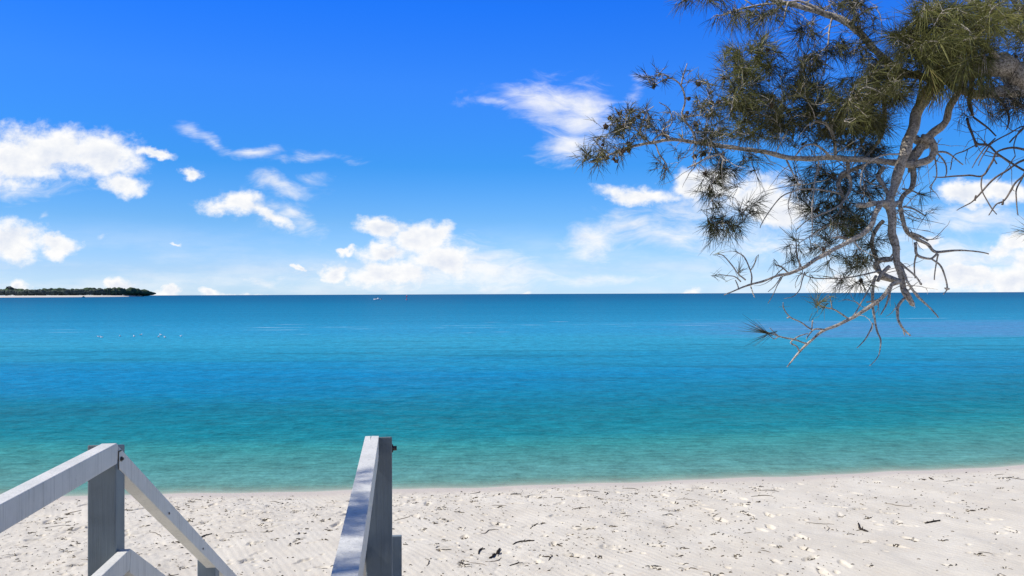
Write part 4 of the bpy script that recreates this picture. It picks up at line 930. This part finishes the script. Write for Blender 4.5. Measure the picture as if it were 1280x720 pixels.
# ------------------------------------------------------------------ boats, marker, birds
def plain(name, col_, rough=.5, spec=.4, metal_=0.):
    m_, N = mat(name)
    n_ = N.noise(N.n('ShaderNodeNewGeometry').outputs['Position'], 5, 4, .6)
    finish(N, pbsdf(N, N.mix(N.step(n_, .35, .7), col_, tuple(q * .85 for q in col_)), rough, None, spec, Metallic=metal_)); return m_
hull_m = plain('white_gelcoat', (.80, .80, .78), .25); dark_m = plain('dark_trim', (.03, .04, .05)); glass_m = plain('tinted_screen', (.05, .07, .09), .1, .6); skin_m = plain('dark_clothes', (.05, .06, .09), .9)
def hull(mb, L, B, D, z0=0):
    st = 11; ring = []
    for i in range(st):
        t = i / (st - 1); b_ = B / 2 * (1 - max(0, (t - .45) / .55) ** 2.2) * (0.9 + .1 * min(1, t * 4)); sh = D * (1 + .35 * t * t)
        x = L * (t - .5)
        ring.append([(x, -b_, z0 + sh), (x, -b_ * .86, z0 + D * .25), (x, -b_ * .12, z0 - .12 + .25 * t ** 4), (x, b_ * .12, z0 - .12 + .25 * t ** 4), (x, b_ * .86, z0 + D * .25), (x, b_, z0 + sh), (x, b_ * .82, z0 + sh - .03), (x, b_ * .7, z0 + D * .35), (x, -b_ * .7, z0 + D * .35), (x, -b_ * .82, z0 + sh - .03)])
    v = [p for r_ in ring for p in r_]; n_ = 10
    f = [(i * n_ + k, (i + 1) * n_ + k, (i + 1) * n_ + (k + 1) % n_, i * n_ + (k + 1) % n_) for i in range(st - 1) for k in range(n_)]
    f += [tuple(range(n_)), tuple(range((st - 1) * n_, st * n_))[::-1]]
    mb.add(v, f)
bp = gpt(471.5, 480); boat = empty('motor_boat', (bp.x, bp.y, 0)); tag(boat, 'small white runabout boat with dark canopy, far out beside the marker post', 'boat')
mb = MB(); hull(mb, 4.6, 1.9, .55); mb.build('hull', hull_m, boat, smooth=False)
mb = MB(); mb.add([(-.9, -.75, .6), (.2, -.7, .6), (.2, .7, .6), (-.9, .75, .6), (-.85, -.62, 1.25), (-.3, -.6, 1.25), (-.3, .6, 1.25), (-.85, .62, 1.25)], [(0, 1, 5, 4), (1, 2, 6, 5), (2, 3, 7, 6), (3, 0, 4, 7), (4, 5, 6, 7), (0, 3, 2, 1)]); mb.build('cabin', hull_m, boat)
mb = MB(); mb.obox((.05, -.7, 1.5), (1.3, 0, 0), (0, 1.4, 0), (0, 0, .05))
for x in (.1, 1.3):
    for y in (-.66, .66): mb.tube([(x, y, .5), (x, y, 1.52)], [.025] * 2, 6)
mb.build('canopy', dark_m, boat)
mb = MB(); mb.obox((-2.65, -.18, .2), (.34, 0, 0), (0, .36, 0), (0, 0, .62)); mb.tube([(-2.48, 0, .3), (-2.48, 0, -.4)], [.08, .06], 6); mb.build('outboard_motor', dark_m, boat)
mb = MB(); mb.obox((.5, -.3, .3), (.4, 0, 0), (0, .6, 0), (0, 0, .62)); mb.build('seat', hull_m, boat)
boat.rotation_euler.z = R(172)

mk = gpt(508.3, 455); mark = empty('channel_marker', (mk.x, mk.y, 0)); tag(mark, 'slender pinkish red marker post standing in the sea on the horizon', 'marker')
red_m = plain('faded_red_paint', (.50, .16, .24))
mb = MB(); mb.tube([(0, 0, -1), (0, 0, 2.2)], [.18, .15], 10); mb.build('post', red_m, mark)
mb = MB(); mb.obox((-.42, -.42, 1.75), (.84, 0, 0), (0, .84, 0), (0, 0, .85)); mb.build('topmark', red_m, mark, bevel=.05)
mb = MB(); mb.tube([(0, 0, 2.6), (0, 0, 2.95)], [.14, .1], 10); mb.build('lantern', hull_m, mark)
mb = MB(); mb.tube([(0, 0, -.3), (0, 0, .35)], [.6, .5], 14); mb.build('base', red_m, mark)

dp = gpt(104.5, 1560); din = empty('moored_dinghy', (dp.x, dp.y, 0)); tag(din, 'tiny dark boat lying just off the white beach of the distant point', 'boat')
mb = MB(); hull(mb, 6.5, 2.4, .9); mb.build('hull', skin_m, din)
mb = MB(); mb.obox((-1.5, -.8, .8), (2.2, 0, 0), (0, 1.6, 0), (0, 0, 1.5)); mb.build('cabin', dark_m, din, bevel=.15)
din.rotation_euler.z = R(60)

gull_m = plain('white_plumage', (.80, .80, .80), .9, .1); bill_m = plain('orange_bill', (.5, .16, .03))
wing_m = plain('pale_grey_plumage', (.62, .64, .67), .9, .1)
def seagull(x, y, rz, label, z=-.02):
    g_ = empty('seagull', (x, y, z)); g_.rotation_euler.z = rz; tag(g_, label, 'seagull', 'white gulls sitting on the water off the left shore')
    body = [(-.21, 0, .095, .012, .008), (-.13, 0, .085, .05, .035), (-.03, 0, .075, .085, .07), (.07, 0, .08, .085, .078), (.13, 0, .115, .058, .06), (.155, 0, .165, .036, .04), (.165, 0, .20, .038, .038), (.195, 0, .215, .030, .030), (.222, 0, .21, .010, .012)]
    mb = MB(); sd_ = 10; v, f = [], []
    for (x_, y_, z_, ry, rz_) in body:
        for k in range(sd_):
            a_ = 6.2832 * k / sd_; v.append((x_, y_ + ry * math.cos(a_), z_ + rz_ * math.sin(a_)))
    for i in range(len(body) - 1):
        for k in range(sd_): f.append((i * sd_ + k, i * sd_ + (k + 1) % sd_, (i + 1) * sd_ + (k + 1) % sd_, (i + 1) * sd_ + k))
    f += [tuple(range(sd_)), tuple(range((len(body) - 1) * sd_, len(body) * sd_))[::-1]]
    mb.add(v, f); mb.build('body', gull_m, g_, smooth=True); g_.scale = (.62,) * 3
    for sgn in (-1, 1):
        mb = MB(); mb.add([(.08, sgn * .082, .12), (-.05, sgn * .098, .14), (-.26, sgn * .02, .125), (-.05, sgn * .092, .06), (.07, sgn * .088, .07), (-.02, sgn * .03, .165)], [(0, 1, 3, 4), (1, 2, 3), (0, 5, 1), (1, 5, 2)]); mb.build('wing', wing_m, g_)
    mb = MB(); mb.tube([(.215, 0, .21), (.255, 0, .203)], [.009, .003], 6); mb.build('bill', bill_m, g_)
    return g_
GL = [(123.5, 421.3, 'leftmost of the white gulls floating off the left shore'), (127, 422, 'second gull from the left, close beside the leftmost one'), (150, 420.6, 'gull floating alone, third from the left'), (167.5, 420.8, 'fourth gull from the left, alone between two neighbours'),
      (176, 419, 'fifth gull from the left'), (198, 421.5, 'lower left gull of the group of three on the right'), (201, 419, 'farthest gull of the group of three on the right'), (206, 422, 'right hand gull of the group of three'), (226, 420.6, 'rightmost white gull floating off the left shore')]
for i, (px, py, lb) in enumerate(GL):
    Y = H / ((py - hor(px)) / 1000); seagull((px - 640) / F * Y, Y, rng.uniform(0, 6), lb)

# ------------------------------------------------------------------ litter, weed and twigs on the sand
def place_ok(x, y, m_=.25): return float(shore(x)) - y > m_
lit_m, N = mat('dry_litter')
tn = N.n('ShaderNodeAttribute', attribute_name='tone').outputs['Fac']
finish(N, pbsdf(N, N.ramp(tn, [(0, (.035, .028, .022)), (.5, (.11, .085, .055)), (1, (.30, .23, .15))]), .9, None, .2))
class Lit(MB):
    def __init__(s): super().__init__(); s.t = []
    def bit(s, pts, r, tone, sides=4):
        n0 = s.n; s.tube(pts, r, sides); s.t += [tone] * (s.n - n0)
lt = Lit()
def strand(x, y, L, a_, r, curl=.6, lift=.004, tone=None):
    pts = []; n_ = max(3, int(L / .03)); h_ = a_
    for k in range(n_ + 1):
        pts.append(Vector((x, y, sand_z(x, y) + r * .6 + lift * math.sin(math.pi * k / n_))))
        h_ += random.gauss(0, curl) * .5; x += math.cos(h_) * L / n_; y += math.sin(h_) * L / n_
    lt.bit(pts, [r * (.6 + .6 * math.sin(math.pi * (k + .4) / (n_ + .8))) for k in range(n_ + 1)], random.random() * .8 if tone is None else tone)
def dens(x, y):
    d = .35 + .9 * float(vnoise(np.array(x * .7 + 5), np.array(y * .8), 11) > .42)
    return d * (1.15 if x < 3 else .45)
cnt = 0
while cnt < 3400:                                   # crumbs and short sticks
    x, y = random.uniform(-8, 10.4), random.uniform(7.7, 14.6)
    if not place_ok(x, y, .3) or random.random() > dens(x, y): continue
    cnt += 1
    q_ = random.random() ** 2.2; strand(x, y, .008 + .035 * q_, random.gauss(0, .9), .0018 + .0034 * random.random() * (.3 + q_), .8)
cnt = 0
while cnt < 80:                                    # longer needles and weed strands
    x, y = random.uniform(-8, 10.4), random.uniform(7.7, 14.4)
    if not place_ok(x, y, .4) or random.random() > dens(x, y): continue
    cnt += 1; strand(x, y, random.uniform(.10, .38), random.gauss(.1, .5), random.uniform(.0022, .0045), .5)
for (cx, cy) in random.sample(pits, 300):           # crumbs that gather in the pits, also standing in for their dark shade
    for k in range(random.randint(2, 7)):
        x, y = cx + random.gauss(0, .035), cy + random.gauss(0, .03)
        if place_ok(x, y, .4): strand(x, y, random.uniform(.02, .07), random.gauss(.2, .8), random.uniform(.002, .0055), .6, tone=random.random() * .6)
me = lt.mesh('beach_litter'); t = me.attributes.new('tone', 'FLOAT', 'POINT'); t.data.foreach_set('value', np.array(lt.t, np.float32)[:len(me.vertices)])
tag(link('beach_litter', me, lit_m), 'dark scattered needles, weed crumbs and sticks on pale sand', 'litter', kind='stuff')
wood = plain('dark_driftwood', (.045, .035, .028), .9, .1)
def on_sand(px, py):
    v = at(px, py, 1) - Vector((0, 0, H)); Y = 9.
    for _ in range(30):
        p = v * (Y / v.y); z = sand_z(p.x, p.y); Y = Y + ((H - z) / (-v.z / v.y) - Y) * .5
    return v * (Y / v.y)
TW = [([(1073, 655), (1075, 661), (1081, 664), (1085, 665)], 5, 'short black hooked stick lying on open sand at the right'), ([(663, 661), (668, 657), (672, 655.5), (678, 655)], 3, 'thin bent dark stick in the middle of the beach'),
      ([(598, 693), (600, 688), (606, 686.5)], 4, 'stubby angled dark stick near the bottom right of the right handrail'), ([(637, 707.5), (646, 705), (655, 704.5)], 3, 'long thin dark stick near the bottom centre'),
      ([(1161, 597), (1164, 599), (1167, 600)], 3, 'small dark slanted stick close to the waterline at the right'), ([(638, 618.3), (644, 618), (651, 618)], 2.4, 'straight thin stick lying parallel to the waterline'),
      ([(612, 698.5), (617, 695), (622, 690.5), (625, 687)], 6, 'thick forked lump of dark weed at the bottom centre'), ([(246, 675), (254, 671), (265, 667.5)], 3.2, 'thin dark stick beside the left stair rail'),
      ([(641, 681), (648, 678), (660, 676.5), (668, 676)], 3.4, 'wavy dark strand of weed below the bent stick'), ([(1156, 654.5), (1167, 652.5), (1175, 651)], 4, 'dark flat stick on rippled sand at the far right')]
for pts_, wd, lb in TW:
    P3 = [on_sand(*p) for p in pts_]; c0 = P3[len(P3) // 2]; c0 = Vector((c0.x, c0.y, sand_z(c0.x, c0.y)))
    q = catmull([tuple(p) for p in P3], 4); mb = MB(); r = wd / 2 * c0.y / F * .6
    vv = [Vector((a_[0], a_[1], sand_z(a_[0], a_[1]) + r * .7)) - c0 for a_ in q]
    mb.tube(vv, [r * (1.0 - .45 * abs(2 * k / (len(vv) - 1) - 1)) * random.uniform(.85, 1.15) for k in range(len(vv))], 7, rough=.3)
    k = len(vv) // 2; mb.tube([vv[k], vv[k] + Vector((r * 3, r * 6, r * .8))], [r * .6, r * .25], 5)
    o = mb.build('driftwood_stick', wood, None, smooth=True); o.location = c0; tag(o, lb, 'stick', 'dark sticks and weed lying on the sand')
#PART4
# ------------------------------------------------------------------ unseen trees added behind the landing to cut the light from the back
leaf_m, N = mat('broad_leaves')
tn = N.n('ShaderNodeAttribute', attribute_name='tone').outputs['Fac']
c = N.ramp(tn, [(0, (.03, .045, .02)), (1, (.07, .10, .035))]); finish(N, pbsdf(N, c, .6, None, .3))
def leafy(x, y, h, w, label, seed):
    r_ = np.random.default_rng(seed); z0 = sand_z(x, y) - .1
    root = empty('added_shade_tree', (x, y, z0)); tag(root, label, 'tree')
    mb = MB(); C_ = [(0, 0, 0, .16), (.15, .1, h * .3, .13), (-.1, .2, h * .6, .09), (.1, 0, h * .9, .03)]
    q = catmull(C_, 5); mb.tube([Vector(a_[:3]) for a_ in q], [a_[3] for a_ in q], 10, rough=.2)
    for k in range(7):
        a_ = k * 2.4; b_ = Vector((0, 0, h * (.3 + .07 * k))); e = b_ + Vector((math.cos(a_) * w * .6, math.sin(a_) * w * .6, h * .16)); mb.tube([b_, (b_ + e) / 2 + Vector((0, 0, -.1)), e], [.06, .04, .015], 6)
    mb.build('trunk', M_bark, root, smooth=True)
    cen = np.stack([r_.normal(0, w * .42, 46), r_.normal(0, w * .42, 46), r_.uniform(h * .22, h * .95, 46)], 1)
    p = cen[r_.integers(0, 46, 9000)] + r_.normal(0, .30, (9000, 3)); n = len(p)
    a_ = r_.normal(size=(n, 3)); a_ /= np.linalg.norm(a_, axis=1)[:, None]; b_ = np.cross(a_, r_.normal(size=(n, 3))); b_ /= np.linalg.norm(b_, axis=1)[:, None]
    L = .075; v = np.stack([p - a_ * L, p + b_ * L * .38, p + a_ * L, p - b_ * L * .38], 1).reshape(-1, 3)
    me = np_mesh('crown', v, np.arange(4 * n).reshape(-1, 4)); t = me.attributes.new('tone', 'FLOAT', 'POINT'); t.data.foreach_set('value', np.repeat(r_.random(n), 4).astype(np.float32))
    o = link('crown', me, leaf_m); o.parent = root
leafy(-4.6, -1.6, 5.6, 1.5, 'unseen leafy tree added behind the landing at the left to dim the fill light', 1)
leafy(-1.8, -2.9, 6.2, 1.7, 'taller unseen leafy tree added directly behind the landing to dim the fill light', 2)
leafy(1.4, -3.3, 6.4, 1.8, 'broad unseen leafy tree added behind the viewer to dim the fill light', 3)
leafy(4.4, -2.2, 5.8, 1.6, 'unseen leafy tree added behind the landing at the right to dim the fill light', 4)
